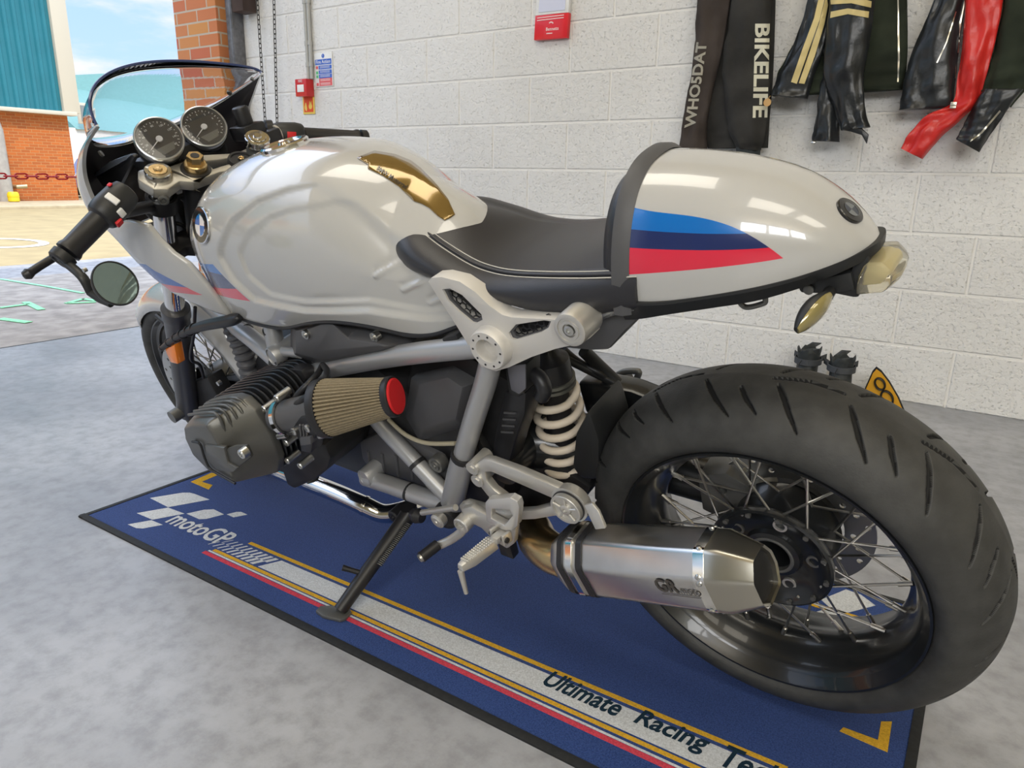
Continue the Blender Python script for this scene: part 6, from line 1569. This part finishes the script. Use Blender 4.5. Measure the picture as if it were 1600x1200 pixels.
g = G(); b1 = wbvh(s1_); wdecal(g, b1, [(1283, -20), (1293, -20), (1281, 30), (1263, 80), (1245, 131), (1236, 128), (1254, 76), (1272, 28)], .004); jchild(j, g.build('sleeve_stripe', m_ylw, fix=False)); g = G(); wdecal(g, b1, [(1291, -8), (1294, 8), (1288, 38), (1273, 88), (1257, 131), (1248, 130), (1264, 84), (1280, 36)], .004); jchild(j, g.build('sleeve_stripe', m_ylw, fix=False))
g = G(); b2 = wbvh(s2_); wdecal(g, b2, [(1297, -5), (1330, -6), (1362, 2), (1361, 12), (1330, 5), (1298, 7)], .004); jchild(j, g.build('sleeve_stripe', m_ylw, fix=False)); g = G(); wdecal(g, b2, [(1294, 19), (1325, 13), (1358, 18), (1357, 28), (1325, 22), (1293, 29)], .004); jchild(j, g.build('sleeve_stripe', m_ylw, fix=False))
g = G(); g.prism([Wj(a_, b_, 3.15) for a_, b_ in ((1312, 202), (1345, 199), (1357, 210), (1354, 225), (1346, 211), (1330, 206))], (0, .012, 0)); jchild(j, g.build('cuff_strap', m_lth, bevel=.003))
q = Wj(1271, 223, 3.18); g = G(); g.lathe([(-.010, 0), (-.008, .006), (0, .009), (.008, .006), (.010, 0)], q, V((1, 0, 0)), 16); jchild(j, g.build('press_stud', m_bolt))
g = G(); wdecal(g, wbvh(bd), [(1402, -10), (1404, -10), (1406, 90), (1404, 128), (1402, 128), (1403, 90)], .001); jchild(j, g.build('zip', m_zip, fix=False))
# --- black jacket with a red sleeve
k_ = jroot('hanging_jacket', 1510, -60, 3.2, 'black leather jacket with a bright red sleeve, rightmost of the hanging row', 'jacket')
bd2 = garment('body', [(1475, -80), (1460, 0), (1430, 70), (1412, 130), (1404, 172)], [(1520, -80), (1510, 0), (1500, 60), (1494, 120), (1488, 168)], 3.20, .08, m_lth, None, seed=10, nfold=4); jchild(k_, bd2)
rp = garment('back_panel', [(1560, -80), (1568, 0), (1556, 60), (1544, 110), (1532, 142)], [(1680, -80), (1670, 0), (1650, 70), (1620, 120), (1580, 168)], 3.195, .09, m_lth2, None, seed=11, nfold=5); jchild(k_, rp)
rs_ = garment('red_sleeve', [(1512, -60), (1508, 0), (1502, 70), (1496, 120), (1490, 160), (1450, 180), (1424, 205), (1408, 232)], [(1575, -60), (1568, 0), (1556, 60), (1540, 120), (1528, 160), (1498, 190), (1470, 216), (1442, 249)], 3.185, .085, m_rl, None, seed=12, nfold=3, wr=.005); jchild(k_, rs_); rs_['label'] = 'bright red leather sleeve'
bs_ = garment('black_sleeve', [(1538, 140), (1518, 170), (1506, 195), (1494, 218)], [(1600, 140), (1575, 170), (1552, 205), (1530, 238)], 3.185, .08, m_lth, None, seed=13, nfold=3); jchild(k_, bs_)
g = G(); b3 = wbvh(bd2); wdecal(g, b3, [(1507, 0), (1510, 0), (1502, 35), (1502, 60), (1497, 100), (1493, 160), (1489, 160), (1494, 100), (1499, 60), (1499, 35)], .003); jchild(k_, g.build('zip', m_zip, fix=False)); g = G(); wdecal(g, b3, [(1493, 18), (1495, 18), (1480, 66), (1465, 98), (1463, 98), (1478, 66)], .001); jchild(k_, g.build('zip', m_zip, fix=False))
g = G(); wdecal(g, wbvh(bs_), [(1562, 172), (1564, 174), (1535, 208), (1516, 222), (1516, 220), (1533, 206)], .001); jchild(k_, g.build('cuff_zip', m_zip, fix=False))
g = G(); g.box(Wj(1490, 163, 3.15), (.02, .01, .016)); g.box(Wj(1489, 168, 3.15), (.02, .01, .008)); jchild(k_, g.build('waist_buckle', m_zip, bevel=.002))
# coat rail out of frame that the garments hang from
g = G(); g.box((-.55, 3.275, 1.86), (1.7, .04, .09)); rl_ = g.build('coat_rail', m_dkbrown, bevel=.004); tag(rl_, 'dark wooden coat rail on the wall above the hanging jackets', 'rail')

# --- boots against the wall
m_boot = mat('black_boot', (.016, .02, .021), .55, var=.3, vscale=40, bump=.4, bscale=150)
m_strap = mat('grey_velcro_strap', (.05, .055, .062), .7, bump=.4, bscale=400)
def boot(x, y, lab, yaw, hgt):
    r = empty('boot', (x, y, -.005)); tag(r, lab, 'boot', None)
    c, s_ = math.cos(yaw), math.sin(yaw); T = lambda a, b, z: V((x + a * c - b * s_, y + a * s_ + b * c, z - .005))
    secs = []
    for z, a0, a1, w_ in ((.012, -.05, .20, .045), (.04, -.052, .20, .047), (.07, -.05, .16, .044), (.10, -.05, .085, .042), (.13, -.05, .06, .042), (.17, -.053, .058, .045), (hgt - .005, -.056, .060, .048), (hgt, -.054, .058, .046), (hgt - .012, -.045, .05, .038)):
        m_, h_ = (a0 + a1) / 2, (a1 - a0) / 2; secs.append([T(m_ + h_ * math.copysign(abs(math.cos(f)) ** .8, math.cos(f)), w_ * math.copysign(abs(math.sin(f)) ** .8, math.sin(f)), z + (.011 * math.sin(4 * f + x * 50) + .006 * math.sin(9 * f) if z > .16 else 0)) for f in [2 * PI * k / 28 for k in range(28)]])
    g = G(); g.loft(secs); child(r, g.build('upper', m_boot, angle=70))
    g = G(); g.loft([[T(.075 + .135 * math.cos(f), .052 * math.sin(f), z) for f in [2 * PI * k / 28 for k in range(28)]] for z in (0.0005, .022)]); child(r, g.build('sole', m_hose, bevel=.003))
    for z in (.150,):
        g = G(); g.loft([[T(.003 + (.062 + d_) * math.cos(f), (.050 + d_) * math.sin(f), z + zz_) for f in [-2.2 + 4.4 * k / 20 for k in range(21)]] for zz_, d_ in ((-.013, .0), (-.012, .004), (.012, .004), (.013, .0))], closed=False, cap=False); child(r, g.build('strap', m_strap))
    g = G(); g.loft([[T(-.052 - .03 * t, -.01 + .03 * t + w_, hgt - .01 + .02 * t) for w_ in (-.018, .018)] for t in (0, .5, 1)], closed=False, cap=False); o = child(r, g.build('pull_tab', m_strap)); mds = o.modifiers.new('s', 'SOLIDIFY'); mds.thickness = .004
    for az in (-2.3, 2.2):
        g = G(); c0, s0 = math.cos(az), math.sin(az); g.loft([[T(.003 + (.064 + q_) * c0, (.050 + q_) * s0, .150 + q_ * .35 + w_) for w_ in (-.012, .012)] for q_ in (0, .014, .03)], closed=False, cap=False); fl3 = child(r, g.build('strap_end', m_strap)); mds = fl3.modifiers.new('s', 'SOLIDIFY'); mds.thickness = .004
    g = G(); g.tube(spline([T(.06, -.02, .16), T(.085, -.03, .13), T(.08, .0, .1), T(.07, .02, .12)], 6), .002, 6); child(r, g.build('lace', m_hose))
q1_, q2_ = Wj(1263, 585, 3.13), Wj(1303, 590, 3.11)
boot(q1_.x - .012, 3.15, 'left one of a pair of black strapped boots standing against the wall', -1.45, .198)
boot(q2_.x + .024, 3.095, 'right one of the black strapped boots, next to the yellow number plate', -1.30, .192)
# --- yellow number plate leaning on the wall
pr = empty('race_number_plate', Wj(1385, 640, 3.12)); tag(pr, 'yellow pointed race number plate with a black figure leaning against the wall', 'number plate')
def PLT(px, py, o=0.0):
    d = ray(px, py); t = (3.16 - o - .22 * CAM.z - CAM.y) / (d.y + .22 * d.z); return CAM + d * t
o_ = [PLT(*p) for p in ((1369, 573), (1377, 579), (1390, 596), (1404, 620), (1413, 641), (1420, 660), (1338, 668), (1338, 648), (1352, 605), (1363, 580))]
nP = V((0, -1, -.22)).normalized(); cP = sum(o_, V()) / len(o_)
m_bk = mat('black_border_paint', (.012, .012, .012), .5); m_yp = mat('yellow_plate', (.72, .36, .02), .45, coat=.2)
g = G(); g.prism(o_, nP * -.006); child(pr, g.build('border', m_bk, bevel=.001))
g = G(); g.prism([cP + (p - cP) * .92 + nP * .0015 for p in o_], nP * -.002); child(pr, g.build('yellow_field', m_yp))
g = G()
for cx8, cy8, rx8, ry8 in ((1375, 600, 7.5, 9), (1386, 622, 9, 11)):
    g.tube([PLT(cx8 + rx8 * math.cos(f) + .25 * ry8 * math.sin(f), cy8 + ry8 * math.sin(f), .006) for f in [2 * PI * k / 28 for k in range(28)]], .0078, 8, closed=True, flat=.5)
child(pr, g.build('figure_eight', m_bk))
